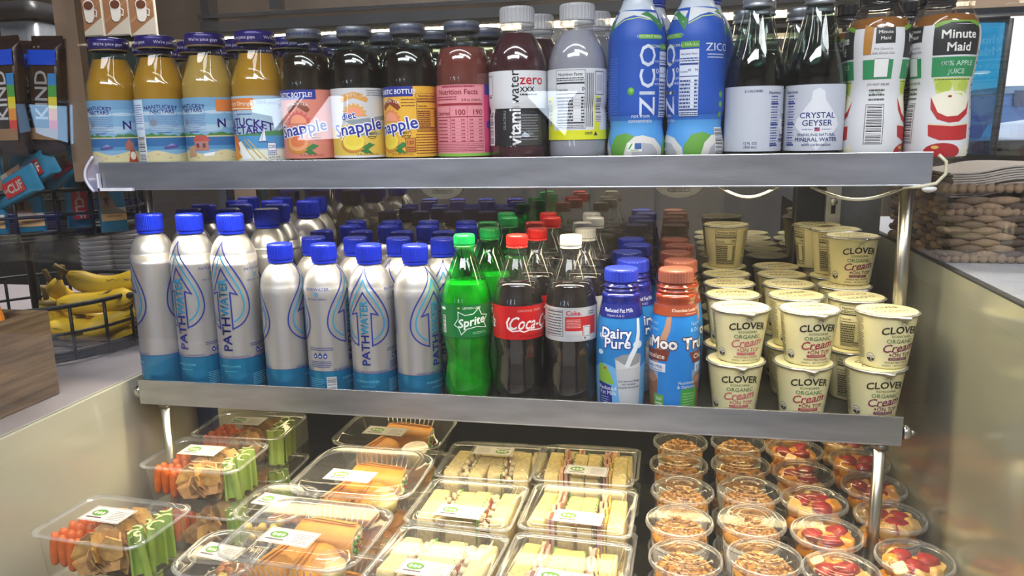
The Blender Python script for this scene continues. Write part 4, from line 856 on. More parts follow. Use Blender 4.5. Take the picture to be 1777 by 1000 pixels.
# ---- yogurt cups
YP = mm([(27.5, 0), (28.5, 1.2), (29, 4), (37, 68), (37.6, 70), (37.6, 71.5)])
ycream = M('yogurt_cup_plastic', '#e8dfac', .35, var=.02, sub=.15); foil = M('foil_edge', '#c9c9c4', .25, .7, var=.1, scale=80, bump=.3, bscale=200)
def yogurt(flavor, fc, bc):
    t = thing('yogurt_cup', 'x', 'yogurt cup'); f = interp(YP)
    body(t, YP, ycream, 'cup', n=40)
    R_ = random.Random(flavor)
    b = MB(); n = 48; wob = [R_.uniform(-.0006, .0006) for _ in range(n)]
    def fn(r, z, a): i = int(round(a/(2*pi)*n)) % n; return r+(wob[i]+(.010*max(0, 1-abs(((a+pi/2+pi) % (2*pi))-pi)/.22) if r > .038 else 0))
    b.lathe(mm([(37.4, 71.2), (39.6, 70.0), (40.2, 71.8), (39, 72.6), (37, 72.8), (0, 73.0)]), foil, n=n, cap=False, fn=fn, mats=[foil, foil, foil, foil, ycream]); l = b.build('foil_lid', t)
    A = Art(); A.E(0, 0, 37, 37, ycream, 0, 40); A.T('CLOVER', 0, 12, 12.5, '#3f3820', 1, bold=2, arch=.008); A.T('ORGANIC', 0, 3, 5, '#7a9a5a', 1); A.T('Cream', 0, -8, 17, '#8c5a4c', 1, shear=.3, bold=.4); A.T('ON TOP', 4, -19, 7, '#8c6a5c', 1)
    A.build('lid_print', flat(.0731), parent=l)
    A = Art(); W = 100
    for u0 in (0,):
        A.E(u0, 62.8, 3.4, 2.6, '#b8b49c', 2, 12); A.E(u0, 62.2, 2, 1.4, '#e6e2c8', 3, 10)
        A.T('CLOVER', u0, 54.5, 13.4, '#2b2822', 3, bold=2.2, arch=.006, sx=.98); A.T('SONOMA', u0, 45.4, 4.6, '#7f8f64', 3, bold=.5, sx=1.3)
        A.T('ORGANIC', u0, 38.8, 7.6, '#5b8452', 3, bold=.5, sx=1.05); A.T('Cream', u0, 30.5, 15.5, fc, 3, shear=.3, bold=1, rot=6, sx=1.05)
        A.S([(u0-19, 23.5), (u0-12, 25.5), (u0-6, 23.5), (u0, 25), (u0+14, 27)], .8, fc, 3); A.E(u0-12, 20, 1.4, 1.4, fc, 3, 10); A.T('ON TOP', u0+5, 20, 7.8, fc, 3, bold=.5)
        A.R(u0-14, 12.4, u0+14, 16.2, bc, 2); A.T(flavor, u0, 14.3, 3.6, '#e4d8c0', 3, bold=.5); A.T('WHOLE MILK YOGURT', u0, 9.4, 4, fc, 3, bold=.4, sx=.9); A.T('GRADE A    NET WT 6 OZ (170g)', u0, 5, 3, '#57503c', 3, bold=.4)
    A.E(-38, 14, 6.2, 6.2, '#2b2822', 2, 20); A.E(-38, 14, 5.6, 5.6, '#e2deca', 3, 20); A.P([(-43.4, 13.5), (-32.6, 13.5), (-33.5, 10.5), (-38, 8.6), (-42.5, 10.5)], '#2b2822', 4); A.T('USDA', -38, 15.7, 3.2, '#2b2822', 4, bold=1.2)
    A.E(38, 14, 5.6, 5.6, '#9fb0b4', 2, 16)
    A.D(-62, 10, -48, 66, 22, '#6b6650', 2, .4)
    A.facts(64, 6, 98, 66, '#3a3626', 2, cal='170'); A.D(-98, 22, -74, 64, 14, '#57503c', 2, .35); A.bar(-96, 4, -76, 18, 2)
    A.build('print', cyl(f, .0335), du=5, parent=t)
    return t
# ================================================================== stocking the shelves
def stock(proto, used_label, loc, rot, group=None): return place(proto, USED, used_label, loc, rot, group)
TZ = 1.3580; TY = .046
NA, NW, NO = juice_bottle('back'), juice_bottle('wharf'), juice_bottle('orange')
top = [  # proto, x, y, rotation, label
 (NA, .0035, 52, 'leftmost purple-lidded orange juice bottle with beach scene label on upper shelf'),
 (NA, .0805, 88, 'second purple-lidded juice bottle from left, barcode strip showing on beach label'),
 (NW, .159, 42, 'third purple-lidded juice bottle from left, red wharf hut on its label'),
 (NO, .2365, 4, 'purple-lidded orange juice bottle with orange slice label reading Premium Orange')]
for p, x, r, l in top: stock(p, l, (x, TY, TZ), radians(r), 'juice bottles on the upper shelf')
for row in (1, 2, 3):
    for i, x in enumerate((.0035, .0805, .159, .2365)):
        p = (NA, NA, NW, NO)[i]
        stock(p, 'purple-lidded juice bottle in the %s row behind, %s column from the left' % (ORD[row], ORD[i]), (x+(.014 if row % 2 else 0), TY+.0785*row, TZ), radians(20*row), 'juice bottles on the upper shelf')
T_ = {k: tea_bottle(k) for k in ('peach', 'diet', 'lemon', 'pink')}
teas_row = [('peach', .3105, -12, 'brown peach tea bottle with salmon label and grey lid'), ('diet', .3845, 6, 'dark diet lemon tea bottle with pale grey and yellow label'),
            ('lemon', .4605, -30, 'dark lemon tea bottle with golden yellow label showing 150 calories'), ('pink', .5355, 0, 'pink drink bottle with pink Nutrition Facts label and green stripe')]
for k, x, r, l in teas_row: stock(T_[k], l, (x, TY, TZ), radians(r), 'tea bottles on the upper shelf')
for row in (1, 2, 3):
    for k, x, r, l in teas_row:
        stock(T_[k], '%s bottle with grey lid in the %s row behind the front one' % ({'peach': 'peach tea', 'diet': 'diet tea', 'lemon': 'lemon tea', 'pink': 'pink drink'}[k], ORD[row]), (x+(.014 if row % 2 else 0), TY+.0785*row, TZ), radians(r+60*row), 'tea bottles on the upper shelf')
V = {k: vit_bottle(k) for k in ('zero', 'white')}
for k, x, l in (('zero', .6105, 'dark red vitamin drink bottle with black and white zero label'), ('white', .689, 'pale grey vitamin drink bottle with yellow-banded Nutrition Facts label')):
    stock(V[k], l, (x, TY, TZ), 0, 'vitamin drinks on the upper shelf')
    for row in (1, 2, 3): stock(V[k], '%s vitamin drink bottle with frosted cap, %s one behind the front bottle' % ('dark red' if k == 'zero' else 'pale grey', ORD[row-1]), (x+.014*(row % 2), TY+.0785*row, TZ), radians(50*row), 'vitamin drinks on the upper shelf')
Z1 = coco_bottle()
stock(Z1, 'blue coconut water bottle showing large upright ZICO lettering', (.7655, TY, TZ), radians(6), 'coconut waters on the upper shelf')
stock(Z1, 'blue coconut water bottle turned to its nutrition panel and barcode', (.8385, TY, TZ), radians(-78), 'coconut waters on the upper shelf')
for row in (1, 2):
    for i, x in enumerate((.7655, .8385)): stock(Z1, 'blue coconut water bottle standing %s behind the %s front one' % (ORD[row-1], ('left', 'right')[i]), (x+.014*(row % 2), TY+.0785*row, TZ), radians(100*row+20*i), 'coconut waters on the upper shelf')
G1 = mineral_bottle()
stock(G1, 'clear mineral water bottle turned with blank grey label side showing 0 CALORIES', (.9105, TY, TZ), radians(96), 'mineral waters on the upper shelf')
stock(G1, 'clear mineral water bottle with CRYSTAL GEYSER lettering facing forward', (.983, TY, TZ), radians(-2), 'mineral waters on the upper shelf')
for row in (1, 2, 3):
    for i, x in enumerate((.9105, .983)): stock(G1, 'clear mineral water bottle standing %s behind the %s front one' % (ORD[row-1], ('left', 'right')[i]), (x+.014*(row % 2), TY+.0785*row, TZ), radians(80*row), 'mineral waters on the upper shelf')
A1 = apple_bottle()
stock(A1, 'apple juice bottle turned so its barcode side faces forward', (1.052, TY+.004, TZ), radians(-10), 'apple juices on the upper shelf')
stock(A1, 'rightmost apple juice bottle with green 100% APPLE JUICE band facing forward', (1.1235, TY-.002, TZ), radians(-80), 'apple juices on the upper shelf')
for row in (1, 2, 3):
    for i, x in enumerate((1.052, 1.1235)): stock(A1, 'apple juice bottle standing %s behind the %s front one' % (ORD[row-1], ('left', 'right')[i]), (x+.014*(row % 2)-.001, TY+.0785*row, TZ), radians(40+90*row), 'apple juices on the upper shelf')

# lower shelf
LZ = 1.0140; LY = .075
PB, PS = alu_bottle(True), alu_bottle(False)
gb = 'tall aluminum water bottles'; gs = 'short aluminum water bottles'
fr = [(.0165, 122, 'leftmost tall silver water bottle, blank side between two blue drops'), (.0862, -14, 'second tall silver water bottle from left, arrow lettering facing forward'), (.1555, -4, 'third tall silver water bottle from left, beside the shorter ones')]
for x, r, l in fr: stock(PB, l, (x, LY, LZ), radians(r), gb)
for row in range(1, 5):
    for i, x in enumerate((.0165, .0862, .1555)):
        stock(PB, 'tall silver water bottle in the %s column, %s one behind the front bottle' % (('left', 'middle', 'right')[i], ORD[row-1]), (x+(.020 if row % 2 else 0), LY+.074*row, LZ), radians((row*70+i*30) % 360), gb)
fs_ = [(.2335, 100, 'short silver water bottle next to the tall ones, drop on its left side'), (.3045, -92, 'short silver water bottle showing small droplet logo and three icons'), (.3760, 0, 'short silver water bottle with upright PATHWATER arrow facing forward'), (.4475, 64, 'short silver water bottle beside the green soda bottle')]
for x, r, l in fs_: stock(PS, l, (x, LY, LZ), radians(r), gs)
for row in range(1, 5):
    for i, x in enumerate((.2335, .3045, .3760, .4475)):
        stock(PS, 'short silver water bottle in the %s column, %s one behind the front bottle' % (ORD[i], ORD[row-1]), (x+(.020 if row % 2 else 0), LY+.074*row, LZ), radians((row*75+i*40) % 360), gs)
SG, SRd, SD = soda_bottle('green'), soda_bottle('red'), soda_bottle('grey')
for p, x, r, nm, l in ((SG, .5225, 2, 'green', 'front green lemon-lime soda bottle with Sprite label'), (SRd, .5995, 4, 'red-capped', 'front red-capped cola bottle with red Coca-Cola label'), (SD, .6760, 0, 'grey-capped', 'front grey-capped diet cola bottle with silver label')):
    g = nm+' soda bottles on the middle shelf'
    stock(p, l, (x, LY-.001, LZ), radians(r), g)
    for row in range(1, 5):
        stock(p, '%s soda bottle, %s one behind the front bottle of its column' % (nm, ORD[row-1]), (x+({'green': .020, 'red-capped': .0165, 'grey-capped': .0125}[nm] if row % 2 else .0), LY+.074*row, LZ), radians((row*120) % 360), g)
MW, MC = milk_bottle('white'), milk_bottle('brown')
for p, x, r, nm, l in ((MW, .7465, 2, 'blue-capped white milk', 'front blue-capped reduced fat milk bottle with Dairy Pure lettering'), (MC, .8205, -30, 'brown-capped chocolate milk', 'front brown-capped chocolate milk bottle with TruMoo lettering')):
    stock(p, l, (x, LY-.004, LZ), radians(r), nm+' bottles')
    for row in range(1, 5):
        stock(p, '%s bottle, %s one behind the front bottle' % (nm, ORD[row-1]), (x+((.0125 if 'blue' in nm else .007) if row % 2 else 0), LY-.004+.074*row, LZ), radians((row*40) % 360), nm+' bottles')
YC = {'peach': yogurt('PEACH', '#c8686c', '#c8686c'), 'straw': yogurt('STRAWBERRY', '#a8283c', '#b02c3e'), 'berry': yogurt('FOREST BERRY', '#7c2450', '#74204c')}
YH = .0738
cols = [('peach', .9035, 'left'), ('straw', .9925, 'middle'), ('berry', 1.0890, 'right')]
for k, x, cn in cols:
    for lev, nm in ((0, 'bottom'), (1, 'top')):
        stock(YC[k], '%s %s yogurt cup of the front %s stack' % (nm, {'peach': 'peach', 'straw': 'strawberry', 'berry': 'forest berry'}[k], cn), (x+(0, .004)[lev]-(.006 if k == 'berry' and lev == 0 else 0), LY+(.001 if lev else .0), LZ+YH*lev), radians((8, 14)[lev]+(6 if k == 'berry' else 0)), 'yogurt cups')
for row, y in ((1, .157), (2, .241), (3, .323), (4, .402)):
    for ci, (k, x, cn) in enumerate(cols):
        xx = x-.001+.001*row+(.0 if ci < 2 else -.016); yy = y+(.003 if ci == 1 else 0)
        for lev in (0, 1):
            stock(YC[k], '%s yogurt cup in the %s stack, %s back from the front' % (('lower', 'upper')[lev], cn, ORD[row]), (xx, yy+.003*lev, LZ+YH*lev), radians({0: 30, 1: 8, 2: 185}[(row+ci*2) % 3] if not (ci == 2 and row == 1) else 205), 'yogurt cups')
stock(YC['berry'], 'forest berry yogurt cup standing highest on the right stacks', (1.085, .262, LZ+2*YH), radians(10), 'yogurt cups')
stock(YC['straw'], 'strawberry yogurt cup behind the highest berry cup with lifted lid', (1.076, .345, LZ+2*YH), radians(200), 'yogurt cups')
stock(YC['berry'], 'yogurt cup at third level furthest back on the right, barcode showing', (1.058, .402, LZ+2*YH), radians(150), 'yogurt cups')
stock(YC['peach'], 'lone nutrition-side yogurt cup standing highest on the back left stack', (.908, .402, LZ+2*YH), radians(-142), 'yogurt cups')
# ================================================================== chilled food on the deck
def sticker(t, z, w=62, h=34, txt=None, rot=0, off=(0, 0), logo_left=True, name='sticker'):
    A = Art(); A.R(-w/2, -h/2, w/2, h/2, M('sticker_paper', '#d9d6d0', .5, var=.02), 2)
    A.S([(-w/2+1.6, -h/2+1.6), (w/2-1.6, -h/2+1.6), (w/2-1.6, h/2-1.6), (-w/2+1.6, h/2-1.6)], .7, '#4a3238', 3, True)
    A.E(-w*.22, 2.5, w*.17, h*.22, '#5c4a40', 3, 24); A.E(-w*.22, 2.5, w*.155, h*.2, '#5fa038', 4, 24)
    for k in (-1, 0, 1): A.E(-w*.22+k*w*.085, 2, w*.036, h*.09, '#dfe0cf', 5, 12)
    A.D(-w*.40, -h*.30, -w*.04, -h*.2, 1, '#4a3238', 4, .8)
    A.R(w*.06, -h*.38, w*.063, h*.38, '#8a8084', 4)
    if txt:
        for i, s_ in enumerate(txt): A.T(s_, w*.27, h*.26-i*h*.14, 4.6, '#6a3c40', 4)
        A.D(w*.10, -h*.36, w*.44, -h*.16, 3, '#7a6068', 4, .4)
    else: A.D(w*.10, -h*.34, w*.42, h*.30, 6, '#8a7880', 4, .35)
    o = A.build(name, flat(z), parent=t, label='white paper sticker with green oval logo'); o.location = (off[0], off[1], 0); o.rotation_euler = (0, 0, rot); return o
def tray(name, cat, hx, hy, h, rc=.022, taper=.80, lidh=.010, ribs=0, st=None, flare=.006):
    t = thing(name, 'x', cat)
    b = MB(); hh = h-lidh-.004
    b.loft([(.0006, hx*taper-.006, hy*taper-.006, rc*.7), (.002, hx*taper, hy*taper, rc*.8), (.006, hx*taper+.001, hy*taper+.001, rc*.8), (hh*.5, hx*(.5+.5*taper)-.002, hy*(.5+.5*taper)-.002, rc*.9), (hh, hx-.005, hy-.005, rc)], petthin, cap1=False, nc=6)
    b.build('base_tray', t)
    if ribs:
        for i in range(ribs):
            x = (-1+2*(i+.5)/ribs)*(hx-rc)*.82
            for s in (-1, 1):
                b = MB(); b.tube([(x*taper, s*(hy*taper+.0005), .006), (x, s*(hy-.0045), hh-.003)], .0012, petedge, 5); b.build('rib', t)
    b = MB(); b.loft([(hh, hx-.005, hy-.005, rc), (hh+.0015, hx, hy, rc), (hh+.004, hx+.0006, hy+.0006, rc), (hh+.0055, hx-.002, hy-.002, rc)], petedge, cap0=False, cap1=False, nc=6); b.build('rim', t)
    b = MB(); b.loft([(hh+.0055, hx-.002, hy-.002, rc), (hh+.0045, hx-.007, hy-.007, rc), (h-.002, hx-.013, hy-.013, rc*.8), (h, hx-.016, hy-.016, rc*.8), (h-.0015, hx-.020, hy-.020, rc*.7)], petthin, cap0=False, nc=6); l = b.build('lid', t)
    if st: sticker(l, h-.0013, **st)
    return t
FOODG = {}
def lumpob(name, label, cat, group, loc, r, m, seed, rough=.15, rot=0, nu=9, nv=7):
    key = (name, seed % 3, m.name, tuple(r))
    if key not in FOODG: b = MB(); b.lump((0, 0, 0), r, m, seed % 3, rough, nu, nv); FOODG[key] = b.mesh(name)
    return ob(name, FOODG[key], None, label, cat, group, None, loc, rot if isinstance(rot, tuple) else (0, 0, rot))
carrotm = M('carrot_orange', '#d9671c', .4, var=.15, scale=120, coat=.2, sub=.1); celerym = M('celery_green', '#a6c25a', .4, var=.25, scale=40, stretch=(1, 1, .15), coat=.2, sub=.1); celin = M('celery_flesh', '#ccd79a', .4, var=.1)
chipm = [M('pita_chip_tan', '#c2935a', .7, var=.3, scale=90, bump=.3, bscale=300), M('pita_chip_brown', '#9a7244', .7, var=.35, scale=90, bump=.3, bscale=300), M('pita_chip_gold', '#d0a25c', .7, var=.25, scale=90, bump=.3, bscale=300)]
def mesh_once(key, fn):
    if key not in FOODG: FOODG[key] = fn()
    return FOODG[key]
def carrot_mesh():
    b = MB(); n = 7; b.tube([(0, 0, z*.046-.023) for z in (0, .04, .12, .35, .65, .88, .96, 1)], .006, carrotm, 10, rs=[.002, .0042, .0056, .0064, .0066, .0058, .0042, .002]); return b.mesh('baby_carrot')
def celery_mesh():
    b = MB(); pr = [(-.009, .003), (-.007, -.003), (0, -.0055), (.007, -.003), (.009, .003), (.0065, .003), (.004, 0), (0, -.0015), (-.004, 0), (-.0065, .003)]
    n = len(pr); vs = [(x, y, -.031) for x, y in pr]+[(x, y, .031) for x, y in pr]
    b.add(vs, [(i, (i+1) % n, n+(i+1) % n, n+i) for i in range(n)], celerym); b.add(vs, [tuple(range(n))[::-1], tuple(range(n, 2*n))], celin, False); return b.mesh('celery_stick')
def chip_mesh(k):
    def f():
        R_ = random.Random(k); b = MB(); pts = [(cos(a)*R_.uniform(.014, .022), sin(a)*R_.uniform(.014, .022)) for a in [2*pi*i/6 for i in range(6)]]
        cur = lambda x, y: 7*x*x-4*y*y
        top = [(0, 0, .0013)]+[(x, y, cur(x, y)+.0013) for x, y in pts]; bot = [(0, 0, -.0013)]+[(x, y, cur(x, y)-.0013) for x, y in pts]
        fs = [(0, 1+i, 1+(i+1) % 6) for i in range(6)]+[(7, 8+(i+1) % 6, 8+i) for i in range(6)]+[(1+i, 8+i, 8+(i+1) % 6, 1+(i+1) % 6) for i in range(6)]
        b.add(top+bot, fs, chipm[k % 3], False); return b.mesh('pita_chip')
    return f
def veg_fill(x, y, z, rot, which, full=True):
    R_ = random.Random(int(x*1e4)); c, s = cos(rot), sin(rot)
    P = lambda u, v, w: (x+u*c-v*s, y+u*s+v*c, z+w)
    gc, gp, gl = 'carrots in %s' % which, 'pita chips in %s' % which, 'celery in %s' % which
    for i in range(18 if full else 8):
        u = -.062+.0132*(i % 4); v = -.038+.0165*((i//4) % 5); w = .031+R_.uniform(0, .007)
        ang = (R_.uniform(-.15, .15), R_.uniform(-.1, .12), 0)
        ob('baby_carrot', mesh_once('carrot', carrot_mesh), None, 'orange baby carrot packed in the %s' % which, 'carrot', gc, None, P(u, v, w), ang)
    for i in range(44 if full else 16):
        u = -.006+.0115*(i % 4)+R_.uniform(-.003, .003); v = -.042+.0115*((i//4) % 8)+R_.uniform(-.002, .002); w = R_.uniform(.02, .058)
        k = i % 6; ob('pita_chip', mesh_once(('chip', k), chip_mesh(k)), None, 'brown toasted pita chip packed in the %s' % which, 'pita chip', gp, None, P(u, v, w), (R_.uniform(.9, 1.9), R_.uniform(-.5, .5), R_.uniform(0, 3)))
    for i in range(9 if full else 5):
        u = .049+.0125*(i % 2)+R_.uniform(-.001, .001); v = -.020+.0150*(i//2)
        ob('celery_stick', mesh_once('celery', celery_mesh), None, 'pale green celery stick standing in the %s' % which, 'celery', gl, None, P(u, v, .034+R_.uniform(0, .003)), (R_.uniform(-.12, .12), R_.uniform(-.08, .08), R_.uniform(0, 6)))
VEG = tray('vegetable_box', 'food box', .085, .060, .0765, rc=.02, taper=.86, st=dict(w=64, h=38, off=(-.004, -.004), rot=.0))
H3 = .0765
for (x, y, r, nm) in ((.090, -.165, radians(-4), 'nearest'), (.090, .050, radians(0), 'middle'), (.093, .180, radians(2), 'rear')):
    for lev in range(3):
        stock(VEG, 'clear box of carrots, pita chips and celery, %s of the %s left stack' % (('bottom', 'second', 'top')[lev], nm), (x, y, DZ+H3*lev+.0005), r, 'vegetable snack boxes')
        if lev == 2 or (lev == 1): veg_fill(x, y, DZ+H3*lev+.0005, r, '%s box of the %s left stack' % (('bottom', 'second', 'top')[lev], nm), lev == 2)
# round-cornered snack boxes with cheese cubes
cheese = M('pale_cheese', '#e3c25c', .45, var=.08, scale=60, sub=.2); grape = M('almond_brown', '#a8714a', .5, var=.3, scale=80)
SNK = tray('snack_box', 'food box', .054, .060, .06, rc=.035, taper=.86, st=dict(w=58, h=36, off=(.002, -.012), rot=radians(-8)))
for (x, y, nm) in ((.232, .008, 'rear'), (.232, -.140, 'front')):
    for lev in range(3):
        if nm == 'front' and lev == 0: pass
        stock(SNK, 'small clear snack box of cheese cubes, %s of the %s pile by the wraps' % (('bottom', 'middle', 'top')[lev], nm), (x, y, DZ+.06*lev+.0005), 0, 'snack boxes')
    R_ = random.Random(nm)
    for i in range(9):
        q = lumpob('cheese_cube', 'pale yellow cheese cube in the %s top snack box' % nm, 'cheese', 'cheese cubes in %s snack box' % nm, (x-.024+.018*(i % 3)+R_.uniform(-.003, .003), y-.040+.018*(i//3 % 2)+R_.uniform(-.003, .003), DZ+.12+.012+.016*(i//5)), (.0095, .0085, .0085), cheese, i, .1, R_.uniform(0, 3), 4, 3)
    for i in range(8):
        lumpob('almond', 'brown almond in the %s top snack box' % nm, 'almond', 'almonds in %s snack box' % nm, (x-.02+.014*(i % 4), y+.018+.014*(i//4), DZ+.12+.011), (.011, .0065, .0055), grape, i, .08, R_.uniform(0, 3), 8, 6)
# wraps in ribbed tubs
tort = M('orange_tortilla', '#dc9636', .5, var=.16, scale=30, bump=.15, bscale=60, sub=.1); sauce = M('pale_sauce', '#d9c47a', .35, coat=.3); leafm = M('lettuce_leaf', '#5f9a34', .45, var=.4, scale=90); tom = M('tomato_red', '#c0402a', .3, var=.2, coat=.4)
def wrap_half(rw):
    t = thing('wrap_half', 'x', 'wrap')
    b = MB(); n = 14; pr = []
    for j, (u, k) in enumerate(((-.044, .55), (-.040, .85), (-.02, 1), (.015, 1.0), (.034, .98), (.040, .9))):
        pr.append((u, k))
    vs = []; 
    for (u, k) in pr:
        for i in range(n):
            a = 2*pi*i/n; ca, sa = cos(a), sin(a); q = 2.6
            rx = .026*k*(abs(ca)**(2/q))*(1 if ca > 0 else -1); rz = .020*k*(abs(sa)**(2/q))*(1 if sa > 0 else -1)
            vs.append((u, rx+.001*sin(u*200+a*3), rz+.020))
    b.add(vs, [(j*n+i, j*n+(i+1) % n, (j+1)*n+(i+1) % n, (j+1)*n+i) for j in range(len(pr)-1) for i in range(n)]+[tuple(reversed(range(n)))], tort); b.build('tortilla', t)
    b = MB(); b.add([v for v in vs[-n:]], [tuple(range(n))], M('wrap_filling_pale', '#d8cda2', .6, var=.4, scale=160), False)
    for i in range(16): a = i*2.4; rr = .0012*i; b.lump((.041, rr*cos(a), .020+rr*.75*sin(a)), (.003, .004, .0035), (leafm, tom, M('chicken_pale', '#dcc8a0', .6, var=.1))[i % 3], i, .2, 6, 4)
    b.build('filling', t)
    b = MB(); b.add([(-.03, .012, .0405), (.03, .006, .0412), (.036, .016, .0385), (-.028, .022, .0365)], [(0, 1, 2, 3)], tort, False); b.tube([(-.036, .004, .0402), (0, .002, .0412), (.037, .003, .0405)], .0009, M('tortilla_fold', '#c0722a', .6), 5); b.build('fold', t)
    return t
WR = wrap_half(0)
SC_ = thing('sauce_cup', 'x', 'cup')
b = MB(); b.lathe(mm([(16, 0), (17, .6), (21, 24), (22.6, 25), (22.6, 27)]), petthin, n=28); b.build('cup', SC_)
b = MB(); b.lathe(mm([(0, .8), (15.6, .8), (19.5, 20), (0, 20)]), sauce, n=28, cap=False); b.build('sauce', SC_)
b = MB(); b.lathe(mm([(22.9, 25.5), (23.2, 28), (20.5, 28.4), (19, 27.2), (0, 27.2)]), petthin, n=28, cap=False); b.build('lid', SC_)
TUB = tray('wrap_tub', 'food box', .096, .082, .075, rc=.036, taper=.74, ribs=11, lidh=.012, st=dict(w=72, h=36, off=(-.006, -.036), rot=radians(-3)))
for (x, y, r, nm) in ((.362, .040, 0, 'middle'), (.358, -.140, radians(-3), 'front'), (.352, .214, 0, 'rear')):
    for lev in range(3):
        zb = DZ+.075*lev+.0005
        stock(TUB, 'clear ribbed tub of orange tortilla wraps, %s of the %s tub stack' % (('bottom', 'second', 'top')[lev], nm), (x, y, zb), r, 'wrap tubs')
        if lev:
            w_ = '%s tub of the %s tub stack' % (('bottom', 'second', 'top')[lev], nm)
            for j, (dx, dy, a, tl) in enumerate(((-.024, -.026, radians(80), .12), (.010, .030, radians(4), .10), (.0, -.026, radians(96), -.12))[:3 if nm != 'rear' else 2]):
                stock(WR, ('wrap half %s in the %s' % (('leaning at left', 'along the back', 'beside the sauce')[j], w_)), (x+dx+(.016 if j == 2 else 0), y+dy, zb+.006+(.012 if j == 1 else 0)), (0, tl if j == 1 else 0, a), 'wrap halves')
            stock(SC_, 'little lidded cup of pale sauce in the %s' % w_, (x+.046, y-.034, zb+.020), (radians(10), 0, 0), 'sauce cups')
# sandwiches
bread = {k: M('bread_'+k, c, .85, var=.2, scale=180, bump=1, bscale=260) for k, c in (('white', '#dcc584'), ('wheat', '#c9ac66'), ('herb', '#d3c088'))}
crust = M('bread_crust', '#c08a3e', .7, var=.2, scale=60)
ham = M('turkey_ham', '#dca88c', .5, var=.12, scale=60, sub=.2); yel = M('yellow_cheese', '#e8c64a', .4, var=.05); chick = M('shredded_chicken', '#dccba0', .6, var=.15, scale=100)
def sandwich(kind):
    t = thing('sandwich_half', 'x', 'sandwich')
    for sx_2 in (-1, 1):
        b = MB(); w2 = .0115 if kind != 'herb' else .0125; h = .048; l = .046
        vs = []; nx, ny = 3, 7; R_ = random.Random(sx_2+len(kind))
        rings = []
        for j, z in enumerate((0, .003, .02, h-.006, h-.001, h)):
            k = (.9, 1, 1, 1, .96, .86)[j]; rings.append((z, w2*k, l*(k+.02)-R_.uniform(0, .003), .0035))
        b.loft(rings, bread[kind], nc=4, mats=[crust, bread[kind], bread[kind], bread[kind], bread[kind]] if kind != 'herb' else None, c=(sx_2*.0205, R_.uniform(-.003, .003), 0)); b.build('bread_slice', t)
    if kind == 'herb':
        b = MB(); R_ = random.Random(5)
        for i in range(26): b.lump((R_.uniform(-.008, .008), -.04+.08*i/25, R_.uniform(.028, .047)), (R_.uniform(.003, .006), .006, .0045), chick, i, .25, 7, 5)
        b.build('chicken', t)
    else:
        for dx, mt_, nm, hh in ((-.0068, yel, 'cheese', .052), (-.0022, ham, 'turkey', .056), (.0028, ham, 'turkey', .052)):
            b = MB(); n = 14; x = lambda i: dx+.0016*sin(i*1.1+dx*900); vs = []
            for i in range(n+1): v = -.043+.086*i/n; z = hh+.003*sin(i*1.7+dx*500); tk = .0014 if nm == 'cheese' else .0021; vs += [(x(i)-tk, v, .003), (x(i)+tk, v, .003), (x(i)+tk, v, z), (x(i)-tk, v, z)]
            fs = [(i*4+k, i*4+(k+1) % 4, (i+1)*4+(k+1) % 4, (i+1)*4+k) for i in range(n) for k in range(4)]+[(3, 2, 1, 0), (n*4, n*4+1, n*4+2, n*4+3)]
            b.add(vs, fs, mt_, False); b.build(nm, t)
    b = MB()
    for i in range(3): b.lump((.0062, -.028+.026*i, .030), (.0022, .012, .0165), tom, i, .05, 10, 6)
    b.build('tomato', t, kind='stuff')
    b = MB(); R_ = random.Random(11); n = 22; vs = []
    for i in range(n+1): v = -.046+.092*i/n; vs += [(.0098, v, .01), (.0098+.002*sin(i*2.3), v, .044+.006*abs(sin(i*1.9))), (.0108+.002*sin(i*2.3), v, .044+.006*abs(sin(i*1.9))), (.0108, v, .01)]
    b.add(vs, [(i*4+k, i*4+(k+1) % 4, (i+1)*4+(k+1) % 4, (i+1)*4+k) for i in range(n) for k in range(4)], leafm); b.build('lettuce', t)
    return t
SW = {k: sandwich(k) for k in ('white', 'herb', 'wheat')}
BX = {}
BX['a'] = tray('sandwich_box', 'food box', .0775, .0700, .0666, rc=.014, taper=.84, lidh=.009, st=dict(w=66, h=34, off=(.004, -.040), rot=radians(-3)))
BX['b'] = tray('sandwich_box', 'food box', .0775, .0700, .0666, rc=.014, taper=.84, lidh=.009, st=dict(w=66, h=34, off=(.0, -.042), rot=radians(-2), txt=('chicken', 'pesto on', 'focaccia')))
BX['c'] = tray('sandwich_box', 'food box', .0775, .0700, .0666, rc=.014, taper=.84, lidh=.009, st=dict(w=66, h=34, off=(.002, .022), rot=radians(179)))
BH = .0666
for (x, y, r, bk, kd, cn, rn, n) in ((.694, .020, -2, 'a', 'white', 'right', 'middle', 3), (.688, .170, 0, 'a', 'white', 'right', 'rear', 3), (.692, -.130, -3, 'a', 'wheat', 'right', 'front', 3),
                                   (.533, .012, -2, 'b', 'herb', 'left', 'middle', 3), (.531, .160, 1, 'c', 'herb', 'left', 'rear', 3), (.531, -.135, -4, 'b', 'herb', 'left', 'front', 3), (.690, .330, 0, 'a', 'white', 'right', 'furthest', 2), (.528, .318, 0, 'a', 'herb', 'left', 'furthest', 2)):
    for lev in range(n):
        w_ = '%s sandwich box in the %s stack of the %s column' % (('bottom', 'middle', 'top')[lev] if n == 3 or lev == 0 else 'top', rn, cn); zb = DZ+BH*lev+.0005
        stock(BX[bk], 'clear hinged '+w_, (x, y, zb), radians(r), 'sandwich boxes')
        if lev:
            for s in (-1, 1):
                stock(SW[kd], '%s half sandwich in the %s' % ('left' if s < 0 else 'right', w_), (x+s*.0325*cos(radians(r)), y+.004+s*.0325*sin(radians(r)), zb+.005), radians(r+(0 if s < 0 else 180)+s*2+3*sin(x*90+y*70+lev*2+s)), 'half sandwiches')
